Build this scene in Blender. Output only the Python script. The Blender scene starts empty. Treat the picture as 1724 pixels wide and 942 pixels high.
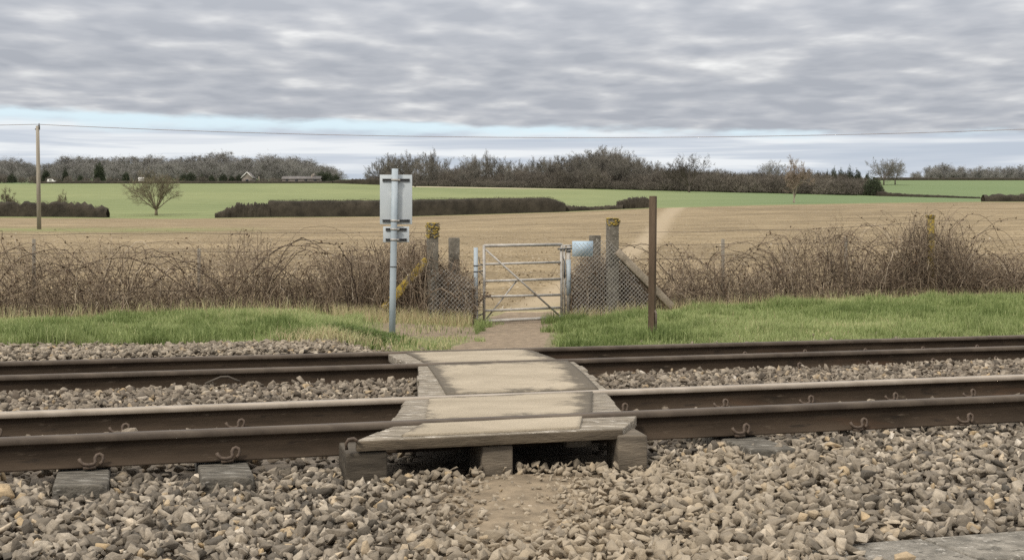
import bpy, bmesh, math, random
import numpy as np
from mathutils import Vector

# ------------------------------------------------------------------ camera, sky, sun, exposure
F = 2140.0          # focal length in photo pixels (photo is 1724 wide)
CX, HY, EYE = 862.0, 400.0, 1.2
sc = bpy.context.scene
col = sc.collection
cam_d = bpy.data.cameras.new("camera")
cam = bpy.data.objects.new("camera", cam_d)
col.objects.link(cam)
cam.location = (0, 0, EYE)
cam.rotation_euler = (math.radians(90), 0, 0)
cam_d.sensor_width = 36.0
cam_d.lens = 36.0 * F / 1724.0
cam_d.shift_y = -(471.0 - HY) / 1724.0
cam_d.clip_start = 0.05
cam_d.clip_end = 12000
sc.camera = cam
sc.view_settings.view_transform = 'Standard'
sc.view_settings.look = 'None'
sc.view_settings.exposure = 0.0
sc.view_settings.gamma = 1.0
sc.view_settings.use_curve_mapping = False
sc.cycles.use_denoising = False

SUN_EL, SUN_AZ = math.radians(42), math.radians(215)   # sun behind the camera's left shoulder, through cloud
world = bpy.data.worlds.new("World")
sc.world = world
world.use_nodes = True


class NT:
    """tiny node helper: n(type, {input: value or socket}, attr=...) -> node"""
    def __init__(self, tree):
        self.t = tree
        tree.nodes.clear()

    def n(self, typ, ins=None, **attrs):
        nd = self.t.nodes.new(typ)
        for k, v in attrs.items():
            setattr(nd, k, v)
        for k, v in (ins or {}).items():
            s = nd.inputs[k]
            if isinstance(v, bpy.types.NodeSocket):
                self.t.links.new(v, s)
            else:
                s.default_value = v
        return nd

    def m(self, op, a, b=0.0, c=0.0, clamp=False):
        nd = self.n('ShaderNodeMath', {0: a, 1: b, 2: c}, operation=op)
        nd.use_clamp = clamp
        return nd.outputs[0]

    def ss(self, x, lo, hi):
        nd = self.n('ShaderNodeMapRange', {0: x, 1: lo, 2: hi, 3: 0.0, 4: 1.0}, interpolation_type='SMOOTHSTEP')
        return nd.outputs[0]

    def mix(self, fac, a, b, blend='MIX'):
        nd = self.n('ShaderNodeMix', data_type='RGBA', blend_type=blend)
        for idx, v in ((0, fac), (6, a), (7, b)):
            s = nd.inputs[idx]
            if isinstance(v, bpy.types.NodeSocket):
                self.t.links.new(v, s)
            else:
                s.default_value = v if idx == 0 else (*v[:3], 1.0)
        return nd.outputs[2]

    def ramp(self, fac, stops):
        nd = self.n('ShaderNodeValToRGB', {0: fac})
        cr = nd.color_ramp
        while len(cr.elements) < len(stops):
            cr.elements.new(0.5)
        for e, (p, c) in zip(cr.elements, stops):
            e.position = p
            e.color = (*c, 1.0)
        return nd.outputs[0]

    def noise(self, vec, scale, detail=5.0, rough=0.55, dist=0.0):
        nd = self.n('ShaderNodeTexNoise', {'Scale': scale, 'Detail': detail, 'Roughness': rough, 'Distortion': dist})
        if vec is not None:
            self.t.links.new(vec, nd.inputs['Vector'])
        return nd.outputs[0]

    def xyz(self, x, y, z):
        return self.n('ShaderNodeCombineXYZ', {0: x, 1: y, 2: z}).outputs[0]


w = NT(world.node_tree)
tc = w.n('ShaderNodeTexCoord')
sep = w.n('ShaderNodeSeparateXYZ', {0: tc.outputs['Generated']})
dx, dy, dz = sep.outputs
sky = w.n('ShaderNodeTexSky', sky_type='NISHITA')
sky.sun_disc = False
sky.sun_elevation = SUN_EL
sky.sun_rotation = SUN_AZ
zc = w.m('ADD', w.m('MAXIMUM', dz, 0.0), 0.08)
pu = w.m('DIVIDE', dx, zc)
pv = w.m('DIVIDE', dy, zc)
pvec = w.xyz(w.m('MULTIPLY', pu, 1.9), w.m('MULTIPLY', pv, 1.75), 0.0)
warp = w.n('ShaderNodeTexNoise', {'Vector': pvec, 'Scale': 2.2, 'Detail': 3.0})
wv_ = w.n('ShaderNodeVectorMath', {0: warp.outputs['Color'], 1: (0.5, 0.5, 0.5)}, operation='SUBTRACT').outputs[0]
wv_ = w.n('ShaderNodeVectorMath', {0: wv_, 'Scale': 0.55}, operation='SCALE').outputs[0]
pw = w.n('ShaderNodeVectorMath', {0: pvec, 1: wv_}, operation='ADD').outputs[0]
vor = w.n('ShaderNodeTexVoronoi', {'Vector': pw, 'Scale': 2.6, 'Smoothness': 0.9}, feature='SMOOTH_F1').outputs['Distance']
n1 = w.noise(pvec, 2.6, 3.0, 0.45, 0.0)
n2 = w.noise(pvec, 0.7, 2.0, 0.5, 0.0)
n3 = w.noise(pvec, 8.0, 3.0, 0.5, 0.0)
cl = w.m('ADD', w.m('MULTIPLY', n1, 0.48), w.m('ADD', w.m('MULTIPLY', n2, 0.36), w.m('MULTIPLY', n3, 0.10)))
cl = w.m('ADD', cl, w.m('MULTIPLY', w.m('SUBTRACT', vor, 0.45), 0.42))
cloud = w.ramp(cl, [(0.34, (0.395, 0.418, 0.462)), (0.46, (0.455, 0.475, 0.515)), (0.55, (0.525, 0.54, 0.57)), (0.64, (0.65, 0.66, 0.675)), (0.74, (0.84, 0.845, 0.84))])
# low layer: flat banks of cloud seen edge-on over the horizon
az = w.m('DIVIDE', dx, w.m('MAXIMUM', w.m('ABSOLUTE', dy), 0.05))
lowv = w.xyz(w.m('MULTIPLY', az, 4.2), w.m('MULTIPLY', dz, 95.0), 0.3)
ln = w.noise(lowv, 1.0, 5.0, 0.5, 0.35)
low = w.ramp(ln, [(0.38, (0.48, 0.53, 0.61)), (0.5, (0.575, 0.615, 0.68)), (0.61, (0.80, 0.82, 0.84))])
# clear strip between the two layers
edgev = w.xyz(w.m('MULTIPLY', az, 9.0), w.m('MULTIPLY', dz, 40.0), 0.0)
en = w.m('MULTIPLY', w.m('SUBTRACT', w.noise(edgev, 1.3, 5.0, 0.55), 0.5), 0.022)
bl = w.m('SUBTRACT', 0.0862, w.m('MULTIPLY', az, 0.0225))            # lower lip of the upper layer
up_mask = w.ss(w.m('ADD', w.m('SUBTRACT', dz, bl), en), -0.0028, 0.0042)
bw = w.m('SUBTRACT', bl, w.m('SUBTRACT', 0.0022, w.m('MULTIPLY', az, 0.014)))
low_mask = w.ss(w.m('ADD', w.m('SUBTRACT', bw, dz), w.m('MULTIPLY', en, 1.3)), -0.004, 0.007)
gap = w.mix(0.93, w.mix(0.0, sky.outputs[0], (0, 0, 0)), (6.9, 8.3, 9.0))
k10 = lambda c: w.mix(1.0, c, (10.0, 10.0, 10.0), 'MULTIPLY')
lowmix = w.mix(w.m('MULTIPLY', low_mask, 0.93), gap, k10(low))
skyc = w.mix(up_mask, lowmix, k10(cloud))
# an overcast dome is up to three times brighter overhead than at the horizon
zen = w.m('ADD', 1.08, w.m('MULTIPLY', w.m('MAXIMUM', w.m('SUBTRACT', dz, 0.13), 0.0), 3.2))
hi_ = w.ss(dz, 0.1, 0.6)
zt = w.mix(hi_, (1.0, 1.0, 1.0), (1.06, 1.0, 0.90))
skyc = w.mix(1.0, skyc, w.n('ShaderNodeCombineColor', {0: zen, 1: zen, 2: zen}).outputs[0], 'MULTIPLY')
skyc = w.mix(1.0, skyc, zt, 'MULTIPLY')
bg = w.n('ShaderNodeBackground', {'Color': skyc, 'Strength': 0.1})
w.n('ShaderNodeOutputWorld', {'Surface': bg.outputs[0]})

sun_d = bpy.data.lights.new("sun", 'SUN')
sun_d.energy = 2.3
sun_d.angle = math.radians(10)
sun_d.color = (1.0, 0.93, 0.82)
sun = bpy.data.objects.new("sun", sun_d)
col.objects.link(sun)
sdir = Vector((math.sin(SUN_AZ) * math.cos(SUN_EL), math.cos(SUN_AZ) * math.cos(SUN_EL), math.sin(SUN_EL)))
sun.rotation_euler = sdir.to_track_quat('Z', 'Y').to_euler()

# ------------------------------------------------------------------ helpers
rng = np.random.default_rng(7)
random.seed(7)
U = rng.uniform


def tag(o, label=None, cat=None, group=None, kind=None):
    if label: o['label'] = label
    if cat: o['category'] = cat
    if group: o['group'] = group
    if kind: o['kind'] = kind
    return o


def empty(name, loc, rz=0.0):
    o = bpy.data.objects.new(name, None)
    o.empty_display_size = 0.2
    o.location = loc
    o.rotation_euler = (0, 0, rz)
    col.objects.link(o)
    return o


def thing(name, label, cat, loc, group=None):
    return tag(empty(name, loc), label, cat, group)


def mesh_obj(name, V, Fc, mat, parent=None, smooth=False, attrs=None, origin=None):
    """V (n,3) in world space (or parent's space when local), faces = list of arrays (m,3)/(m,4)"""
    V = np.asarray(V, dtype=np.float64).reshape(-1, 3)
    if parent is not None:
        V = V - np.array(parent.location)
    elif origin is not None:
        V = V - np.array(origin)
    me = bpy.data.meshes.new(name)
    if not isinstance(Fc, (list, tuple)) or (len(Fc) and np.ndim(Fc[0]) == 1 and not isinstance(Fc[0], np.ndarray)):
        if isinstance(Fc, np.ndarray):
            Fc = [Fc]
        else:
            me.from_pydata(V.tolist(), [], [list(f) for f in Fc])
            Fc = None
    if Fc is not None:
        loops = np.concatenate([f.reshape(-1) for f in Fc]).astype(np.int32)
        sizes = np.concatenate([np.full(len(f), f.shape[1], dtype=np.int32) for f in Fc])
        starts = np.concatenate([[0], np.cumsum(sizes)[:-1]]).astype(np.int32)
        me.vertices.add(len(V))
        me.vertices.foreach_set('co', V.astype(np.float32).ravel())
        me.loops.add(len(loops))
        me.loops.foreach_set('vertex_index', loops)
        me.polygons.add(len(sizes))
        me.polygons.foreach_set('loop_start', starts)
        me.polygons.foreach_set('loop_total', sizes)
        me.update(calc_edges=True)
        me.validate()
    for k, a in (attrs or {}).items():
        a = np.asarray(a, dtype=np.float32)
        if a.ndim == 1:
            at = me.attributes.new(k, 'FLOAT', 'POINT')
            at.data.foreach_set('value', a)
        else:
            at = me.attributes.new(k, 'FLOAT_COLOR', 'POINT')
            at.data.foreach_set('color', np.concatenate([a, np.ones((len(a), 1), np.float32)], 1).ravel())
    if smooth:
        me.polygons.foreach_set('use_smooth', np.ones(len(me.polygons), dtype=bool))
    mats = mat if isinstance(mat, (list, tuple)) else [mat]
    for m_ in mats:
        me.materials.append(m_)
    o = bpy.data.objects.new(name, me)
    col.objects.link(o)
    if parent is not None:
        o.parent = parent
    elif origin is not None:
        o.location = origin
    return o


def bevel(o, wdt=0.006, seg=2):
    md = o.modifiers.new('bevel', 'BEVEL')
    md.width = wdt
    md.segments = seg
    md.limit_method = 'ANGLE'
    return o


class MB:
    """collects shapes into one mesh"""
    def __init__(self):
        self.V, self.F4, self.F3, self.c = [], [], [], 0

    def add(self, V, F):
        V = np.asarray(V, float).reshape(-1, 3)
        F = np.asarray(F, int)
        (self.F4 if F.shape[1] == 4 else self.F3).append(F + self.c)
        self.V.append(V)
        self.c += len(V)
        return self

    def hexa(self, P):
        """8 corners: 4 bottom (ccw), 4 top"""
        return self.add(P, [[3, 2, 1, 0], [4, 5, 6, 7], [0, 1, 5, 4], [1, 2, 6, 5], [2, 3, 7, 6], [3, 0, 4, 7]])

    def box(self, c, size, ax=(1, 0, 0), up=(0, 0, 1)):
        a = np.array(ax, float); a /= np.linalg.norm(a)
        u = np.array(up, float); u -= a * u.dot(a); u /= np.linalg.norm(u)
        b = np.cross(u, a)
        h = np.array(size, float) / 2
        P = [np.array(c, float) + a * sx * h[0] + b * sy * h[1] + u * sz * h[2]
             for sz in (-1, 1) for sx, sy in ((-1, -1), (1, -1), (1, 1), (-1, 1))]
        return self.hexa(P)

    def tube(self, pts, r, sides=8, caps=True):
        P = np.asarray(pts, float)[None]
        R = np.broadcast_to(np.asarray(r, float), (1, P.shape[1]))
        V, Fq = tubes(P, R, sides)
        base = self.c
        self.add(V, Fq)
        if caps:
            S = P.shape[1]
            for ring in (0, S - 1):
                cv = P[0, ring]
                idx = np.arange(sides) + ring * sides
                self.V.append(cv[None]); ci = self.c; self.c += 1
                tri = np.stack([idx + base, np.roll(idx, -1) + base, np.full(sides, ci)], 1)
                if ring == 0: tri = tri[:, ::-1]
                self.F3.append(tri)
        return self

    def build(self, name, mat, parent=None, smooth=False, **kw):
        fs = ([np.concatenate(self.F4)] if self.F4 else []) + ([np.concatenate(self.F3)] if self.F3 else [])
        return mesh_obj(name, np.concatenate(self.V), fs, mat, parent, smooth, **kw)


def tubes(P, R, sides=3):
    """P (K,S,3) polylines, R (K,S) radii -> verts, quads"""
    K, S, _ = P.shape
    T = np.gradient(P, axis=1)
    T /= np.linalg.norm(T, axis=2, keepdims=True) + 1e-12
    mean = T.mean(1)
    ref = np.where((np.abs(mean[:, 2]) > 0.7)[:, None], np.array([[1.0, 0.17, 0.05]]), np.array([[0.05, 0.1, 1.0]]))
    Nn = np.cross(T, ref[:, None, :])
    Nn /= np.linalg.norm(Nn, axis=2, keepdims=True) + 1e-9
    B = np.cross(T, Nn)
    a = np.arange(sides) * 2 * np.pi / sides
    V = P[:, :, None, :] + R[:, :, None, None] * (np.cos(a)[None, None, :, None] * Nn[:, :, None, :] + np.sin(a)[None, None, :, None] * B[:, :, None, :])
    idx = np.arange(K * S * sides).reshape(K, S, sides)
    q = np.stack([idx[:, :-1], np.roll(idx, -1, 2)[:, :-1], np.roll(idx, -1, 2)[:, 1:], idx[:, 1:]], -1).reshape(-1, 4)
    return V.reshape(-1, 3), q


def vnoise(x, y, seed=0):
    """smooth value noise, 0..1"""
    x = np.asarray(x, float); y = np.asarray(y, float)
    xi, yi = np.floor(x).astype(np.int64), np.floor(y).astype(np.int64)
    fx, fy = x - xi, y - yi
    fx, fy = fx * fx * (3 - 2 * fx), fy * fy * (3 - 2 * fy)

    def h(i, j):
        n = (i * 374761393 + j * 668265263 + seed * 1442695041) & 0x7fffffff
        n = ((n ^ (n >> 13)) * 1274126177) & 0x7fffffff
        return ((n ^ (n >> 16)) & 0xffff) / 65535.0
    return (h(xi, yi) * (1 - fx) + h(xi + 1, yi) * fx) * (1 - fy) + (h(xi, yi + 1) * (1 - fx) + h(xi + 1, yi + 1) * fx) * fy


def fbm(x, y, seed=0, o=3):
    return sum(vnoise(x * 2 ** i, y * 2 ** i, seed + i) * 0.5 ** i for i in range(o)) / sum(0.5 ** i for i in range(o))


# track frame: s along the rails, n square to them, rail 1 at n = 0
CA, SA = 0.958, 0.2865
YN = 6.706
tvec, nvec = np.array([CA, SA, 0.0]), np.array([-SA, CA, 0.0])


def sn(s, n, z=0.0):
    s, n, z = np.broadcast_arrays(np.asarray(s, float), np.asarray(n, float), np.asarray(z, float))
    return np.stack([s * CA - n * SA, 7.0 + s * SA + n * CA, z], -1)


def to_sn(X, Y):
    return X * CA + (Y - 7.0) * SA, -X * SA + (Y - 7.0) * CA


def pn(px, n, z=0.0):
    """point on the line n = const seen in the direction of photo column px"""
    px, n, z = np.broadcast_arrays(np.asarray(px, float), np.asarray(n, float), np.asarray(z, float))
    k = (px - CX) / F
    Y = (n + 7.0 * CA) / (CA - SA * k)
    return np.stack([k * Y, Y, z], -1)


def at(px, py, D):
    return np.array([(px - CX) / F * D, D, EYE + (HY - py) / F * D])


RN = [0.0, 1.504, 3.516, 5.02]
RZ = [0.219, 0.153, 0.170, 0.136]
RH = 0.159
NF = 11.2                                                     # fence line

# ------------------------------------------------------------------ terrain heights
_fx = [-1200, -300, 0, 180, 330, 500, 570, 640, 720, 800, 905, 980, 1100, 1300, 1500, 1724, 2200, 3200]
_fz = [.08, .08, .07, .12, .15, .16, .08, .02, -.03, -.06, -.06, -.02, .05, .12, .16, .2, .2, .2]
_b1x = [-1200, 0, 300, 450, 700, 940, 1100, 1300, 1500, 1640, 1724, 3200]
_b1y = [368, 366, 368, 366, 364, 357, 350, 344.5, 341, 339.5, 339.5, 345]
_b2x = [-1200, 0, 300, 560, 700, 850, 1000, 1250, 1480, 1640, 1724, 2500, 3200]
_b2y = [306, 309, 309, 308.5, 313.5, 316, 318.5, 324.5, 330, 334, 336, 340, 340]
_hx = [-1200, 0, 300, 600, 1000, 1480, 1724, 3200]
_h9 = [298, 298, 298, 302, 303, 303, 303, 305]


def zy(y, D): return EYE + (HY - y) / F * D


def far_height(px, D, Df):
    zf = np.interp(px, _fx, _fz)
    y40 = np.interp(px, [0, 862, 1724], [431, 432, 421])
    y60 = np.interp(px, [0, 862, 1724], [408, 408, 397])
    y98 = np.interp(px, [0, 862, 1724], [386, 384, 366])
    b1, b2, h9 = np.interp(px, _b1x, _b1y), np.interp(px, _b2x, _b2y), np.interp(px, _hx, _h9)
    y330 = b1 * 0.36 + b2 * 0.64 + 1.0
    kd = [Df, np.full_like(Df, 26.0) + (Df - 18) * 0.8]
    kz = [zf, zf + 0.1]
    for d_, y_ in ((42, y40), (62, y60), (98, y98), (190, b1), (330, y330), (500, b2), (900, h9), (1200, h9 + 4), (2000, h9 + 22), (6000, h9 + 70)):
        kd.append(np.full_like(Df, float(d_)))
        kz.append(zy(y_, d_))
    out = kz[0].copy()
    for i in range(len(kd) - 1):
        t = np.clip((D - kd[i]) / (kd[i + 1] - kd[i]), 0, 1)
        sel = D >= kd[i]
        out = np.where(sel, kz[i] + (kz[i + 1] - kz[i]) * t, out)
    return out


def bed_z(s, n, px):
    """top of the ballast / verge before blades and stones"""
    n_ = np.asarray(n, float)
    right = np.clip((px - 900) / 500, 0, 1)
    left = np.clip((640 - px) / 80, 0, 1)
    path = np.exp(-((px - 870) / 150) ** 2)
    z_n = [np.full_like(n_, v) for v in ()]
    fore = -0.015 + 0.035 * right * np.clip((n_ + 2.3) / 2.0, 0, 1) - 0.004 * path + 0.02 * np.exp(-((px - 830) / 190) ** 2) * np.clip((n_ + 1.0) / .6, 0, 1)
    fore = np.where(n_ < -2.3, fore - 0.1 * np.clip((-2.3 - n_) / 0.3, 0, 1), fore)
    mid = 0.0 * n_ + np.where(n_ < 1.45, 0.0, np.where(n_ < 3.5, 0.035, -0.01))
    heap = 0.02 + 0.115 * left - 0.02 * path + 0.01 * right
    zf = np.interp(px, _fx, _fz)
    t = np.clip((n_ - 6.4) / (NF - 6.4), 0, 1)
    verge = heap * (1 - t) + zf * t + (0.03 + 0.06 * right) * np.sin(np.pi * np.clip(t, 0, 1)) * (1 - path)
    verge += (fbm(s * 0.8, n_ * 0.8, 5) - 0.5) * 0.17 * np.minimum(1, np.clip(n_ - 6.0, 0, 1)) * (1 - path)
    z = np.where(n_ < 0, fore, np.where(n_ < 5.0, mid, np.where(n_ < 6.4, np.interp(n_, [5.0, 5.4], [0, 1]) * heap, verge)))
    return z + (fbm(s * 1.3, n_ * 1.3, 9) - 0.5) * 0.03 * (n_ < NF - .2)


def height(X, Y):
    X = np.asarray(X, float); Y = np.asarray(Y, float)
    s, n = to_sn(X, Y)
    px = CX + F * X / np.maximum(Y, 3.0)
    k = X / np.maximum(Y, 3.0)
    Df = (NF + 7 * CA) / np.maximum(CA - SA * k, 0.15)
    return np.where(n < NF, bed_z(s, n, px), far_height(px, np.maximum(Y, Df), Df))


def ground_at(px, D):
    X = (px - CX) / F * D
    return np.array([X, D, float(height(np.array([X]), np.array([D]))[0])])


# ------------------------------------------------------------------ materials
def mat(name, c1, c2, scale=6.0, rough=0.85, bump=0.0, bscale=None, detail=6.0, lo=0.35, hi=0.68, metal=0.0, stretch=(1, 1, 1), rand=0.0, spec=0.3, extra=None):
    m_ = bpy.data.materials.new(name)
    m_.use_nodes = True
    t = NT(m_.node_tree)
    tcx = t.n('ShaderNodeTexCoord').outputs['Object']
    vec = t.n('ShaderNodeMapping', {'Vector': tcx, 'Scale': stretch}).outputs[0]
    nz = t.noise(vec, scale, detail, 0.6)
    c = t.ramp(nz, [(lo, c1), (hi, c2)])
    if extra:
        c = extra(t, vec, c)
    if rand:
        rv = t.n('ShaderNodeObjectInfo').outputs['Random']
        f = t.m('ADD', 1.0 - rand, t.m('MULTIPLY', rv, 2 * rand))
        c = t.mix(1.0, c, t.n('ShaderNodeCombineColor', {0: f, 1: f, 2: f}).outputs[0], 'MULTIPLY')
    p = t.n('ShaderNodeBsdfPrincipled', {'Base Color': c, 'Roughness': rough, 'Metallic': metal, 'Specular IOR Level': spec})
    if bump:
        bn = t.noise(vec, bscale or scale * 3, 6.0, 0.6)
        b = t.n('ShaderNodeBump', {'Height': bn, 'Strength': min(bump, 1.0), 'Distance': 0.02})
        t.t.links.new(b.outputs[0], p.inputs['Normal'])
    t.n('ShaderNodeOutputMaterial', {'Surface': p.outputs[0]})
    return m_


def spots(colour, scale, lo, hi, fac=1.0):
    def f(t, vec, c):
        k = t.ss(t.noise(vec, scale, 4.0, 0.6), lo, hi)
        return t.mix(t.m('MULTIPLY', k, fac), c, colour)
    return f


def chain(*fs):
    def f(t, vec, c):
        for g in fs: c = g(t, vec, c)
        return c
    return f


def attr_mat(name, build, rough=0.9, bump=0.0, bscale=20.0, spec=0.2, sss=None):
    m_ = bpy.data.materials.new(name)
    m_.use_nodes = True
    t = NT(m_.node_tree)
    vec = t.n('ShaderNodeTexCoord').outputs['Object']
    c = build(t, vec)
    p = t.n('ShaderNodeBsdfPrincipled', {'Base Color': c, 'Roughness': rough, 'Specular IOR Level': spec})
    if bump:
        bn = t.noise(vec, bscale, 6.0, 0.65)
        b = t.n('ShaderNodeBump', {'Height': bn, 'Strength': bump, 'Distance': 0.03})
        t.t.links.new(b.outputs[0], p.inputs['Normal'])
    sh = p.outputs[0]
    if sss:
        tr = t.n('ShaderNodeBsdfTranslucent', {'Color': c})
        sh = t.n('ShaderNodeMixShader', {0: sss, 1: sh, 2: tr.outputs[0]}).outputs[0]
    t.n('ShaderNodeOutputMaterial', {'Surface': sh})
    return m_


def A(t, name): return t.n('ShaderNodeAttribute', attribute_name=name)


def build_ground(t, vec):
    base = A(t, 'tint').outputs['Color']
    nz = t.noise(vec, 9.0, 8.0, 0.65)
    k = t.ramp(nz, [(0.3, (0.62, 0.62, 0.62)), (0.7, (1.35, 1.35, 1.35))])
    return t.mix(1.0, base, k, 'MULTIPLY')


def build_field(t, vec):
    big = t.noise(vec, 0.05, 5.0, 0.55)
    c = t.ramp(big, [(0.3, (0.185, 0.14, 0.08)), (0.7, (0.255, 0.196, 0.116))])
    for sx_, sy_ in ((1.1, 0.35), (0.22, 0.05)):
        st_ = t.noise(t.n('ShaderNodeMapping', {'Vector': vec, 'Scale': (sx_ * .55, sx_, 1)}).outputs[0], 1.0, 6.0, 0.65)
        c = t.mix(1.0, c, t.ramp(st_, [(0.3, (0.68, 0.67, 0.65)), (0.7, (1.28, 1.29, 1.3))]), 'MULTIPLY')
    fine = t.noise(vec, 7.0, 7.0, 0.7)
    c = t.mix(1.0, c, t.ramp(fine, [(0.3, (0.5, 0.48, 0.45)), (0.5, (1.0, 1.0, 1.0)), (0.7, (1.4, 1.4, 1.42))]), 'MULTIPLY')
    # drill rows, slightly crooked, parallel to the hedge
    row = t.n('ShaderNodeTexWave', {'Vector': t.n('ShaderNodeMapping', {'Vector': vec, 'Rotation': (0, 0, -0.12)}).outputs[0], 'Scale': 0.16, 'Distortion': 5.0, 'Detail': 3.0, 'Detail Scale': 0.4}, bands_direction='Y').outputs[1]
    c = t.mix(t.m('MULTIPLY', row, 0.08), c, (0.27, 0.19, 0.115))
    # flints lying on the tilth
    vor = t.n('ShaderNodeTexVoronoi', {'Vector': vec, 'Scale': 5.5, 'Randomness': 1.0})
    fl = t.m('MULTIPLY', t.m('LESS_THAN', vor.outputs['Distance'], 0.19), t.m('GREATER_THAN', t.n('ShaderNodeSeparateColor', {0: vor.outputs['Color']}).outputs[0], 0.6))
    c = t.mix(t.m('MULTIPLY', fl, 0.75), c, (0.62, 0.55, 0.45))
    gr = A(t, 'green').outputs['Fac']
    pk = t.m('MULTIPLY', A(t, 'path').outputs['Fac'], t.ss(t.noise(vec, 1.2, 5.0, 0.6), 0.15, 0.5))
    c = t.mix(pk, c, (0.315, 0.25, 0.165))
    gk = t.m('MULTIPLY', gr, t.ss(t.noise(vec, 0.35, 5.0, 0.6), 0.3, 0.6))
    return t.mix(gk, c, (0.17, 0.2, 0.07))


def build_green(t, vec):
    big = t.noise(vec, 0.018, 5.0, 0.6)
    c = t.ramp(big, [(0.3, (0.135, 0.165, 0.066)), (0.7, (0.195, 0.218, 0.094))])
    fine = t.noise(t.n('ShaderNodeMapping', {'Vector': vec, 'Scale': (0.5, 1.6, 1)}).outputs[0], 0.5, 6.0, 0.7)
    c = t.mix(1.0, c, t.ramp(fine, [(0.3, (0.8, 0.8, 0.78)), (0.7, (1.18, 1.15, 1.15))]), 'MULTIPLY')
    tram = t.n('ShaderNodeTexWave', {'Vector': t.n('ShaderNodeMapping', {'Vector': vec, 'Rotation': (0, 0, 1.1)}).outputs[0], 'Scale': 0.028, 'Distortion': 0.6}, bands_direction='X').outputs[1]
    c = t.mix(t.m('MULTIPLY', t.ss(tram, 0.95, 1.0), 0.35), c, (0.33, 0.33, 0.16))
    c = t.mix(A(t, 'cool').outputs['Fac'], c, (0.10, 0.15, 0.062))
    return t.mix(A(t, 'pale').outputs['Fac'], c, (0.5, 0.4, 0.31))


def build_stone(t, vec):
    tone = A(t, 'tone').outputs['Fac']
    c = t.ramp(tone, [(0.0, (0.06, 0.053, 0.044)), (0.25, (0.14, 0.118, 0.092)), (0.55, (0.228, 0.192, 0.149)), (0.82, (0.355, 0.303, 0.237)), (0.91, (0.36, 0.265, 0.155)), (1.0, (0.56, 0.51, 0.44))])
    nz = t.noise(vec, 34.0, 6.0, 0.7)
    c = t.mix(1.0, c, t.ramp(nz, [(0.3, (0.6, 0.6, 0.6)), (0.7, (1.35, 1.35, 1.35))]), 'MULTIPLY')
    rust = t.m('MULTIPLY', A(t, 'rust').outputs['Fac'], 0.75)  # rust staining; also carries the shade painted under the front plank
    c = t.mix(rust, c, (0.105, 0.077, 0.055))
    return t.mix(t.m('MULTIPLY', A(t, 'dust').outputs['Fac'], t.ss(t.noise(vec, 8.0, 4.0), 0.2, 0.6)), c, (0.34, 0.278, 0.2))


def build_grass(t, vec):
    tone = A(t, 'tone').outputs['Fac']
    return t.ramp(tone, [(0.0, (0.085, 0.125, 0.033)), (0.35, (0.22, 0.27, 0.098)), (0.7, (0.365, 0.408, 0.185)), (0.92, (0.46, 0.46, 0.235)), (1.0, (0.48, 0.385, 0.24))])


def build_twig(t, vec):
    tone = A(t, 'tone').outputs['Fac']
    return t.ramp(tone, [(0.0, (0.055, 0.04, 0.03)), (0.4, (0.165, 0.121, 0.086)), (0.8, (0.34, 0.265, 0.19)), (1.0, (0.54, 0.45, 0.345))])


M = {}
M['ground'] = attr_mat('soil', build_ground, 0.95, 0.7, 14.0)
M['field'] = attr_mat('ploughed soil', build_field, 0.95, 0.9, 5.0)
M['green'] = attr_mat('young crop', build_green, 0.9, 0.0)
M['stone'] = attr_mat('crushed stone', build_stone, 0.88, 0.35, 60.0, 0.25)
M['grass'] = attr_mat('grass', build_grass, 0.6, 0.0, 1.0, 0.2, sss=0.3)
M['cane'] = attr_mat('bramble cane', build_twig, 0.8, 0.0)
M['dryleaf'] = mat('dead leaf', (0.05, 0.028, 0.018), (0.12, 0.075, 0.04), 8)
M['rust'] = mat('rusty steel', (0.034, 0.0245, 0.017), (0.068, 0.049, 0.034), 3.0, 0.85, 0.25, 60, stretch=(0.4, 1, 2.5), spec=0.12,
                extra=chain(spots((0.125, 0.098, 0.072), 14.0, 0.6, 0.75, 0.6), spots((0.15, 0.075, 0.04), 1.3, 0.55, 0.75, 0.5), spots((0.02, 0.016, 0.013), 9.0, 0.58, 0.7, 0.7)))
M['rail_top'] = mat('worn rail head', (0.27, 0.225, 0.175), (0.42, 0.36, 0.295), 2.0, 0.45, 0.0, stretch=(0.3, 8, 1), metal=0.45, spec=0.4)
M['rail_dull'] = mat('dull rail head', (0.062, 0.047, 0.035), (0.125, 0.098, 0.073), 2.5, 0.6, 0.1, 40, stretch=(0.4, 6, 1), metal=0.15, spec=0.3)
M['clip'] = mat('rusty clip', (0.062, 0.044, 0.032), (0.12, 0.087, 0.063), 30.0, 0.65, 0.2)
M['sleeper'] = mat('weathered sleeper', (0.06, 0.054, 0.044), (0.165, 0.147, 0.12), 16.0, 0.92, 1.0, 30, stretch=(0.4, 2.0, 1), extra=chain(spots((0.3, 0.28, 0.245), 22, 0.58, 0.66, .8), spots((0.04, 0.036, 0.03), 12, 0.6, 0.68, .8)))
M['timber'] = mat('weathered deck timber', (0.12, 0.10, 0.075), (0.33, 0.285, 0.222), 9.0, 0.88, 0.8, 24, stretch=(0.45, 3.5, 3.5),
                  extra=chain(spots((0.10, 0.08, 0.062), 3.0, 0.58, 0.75, 0.8), spots((0.6, 0.55, 0.48), 17.0, 0.58, 0.64, 0.9)))
M['timber_side'] = mat('deck timber edge', (0.07, 0.055, 0.038), (0.155, 0.123, 0.085), 4.0, 0.9, 0.5, 22, stretch=(0.25, 3, 5),
                       extra=spots((0.07, 0.055, 0.04), 2.0, 0.55, 0.7, 0.7))
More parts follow.
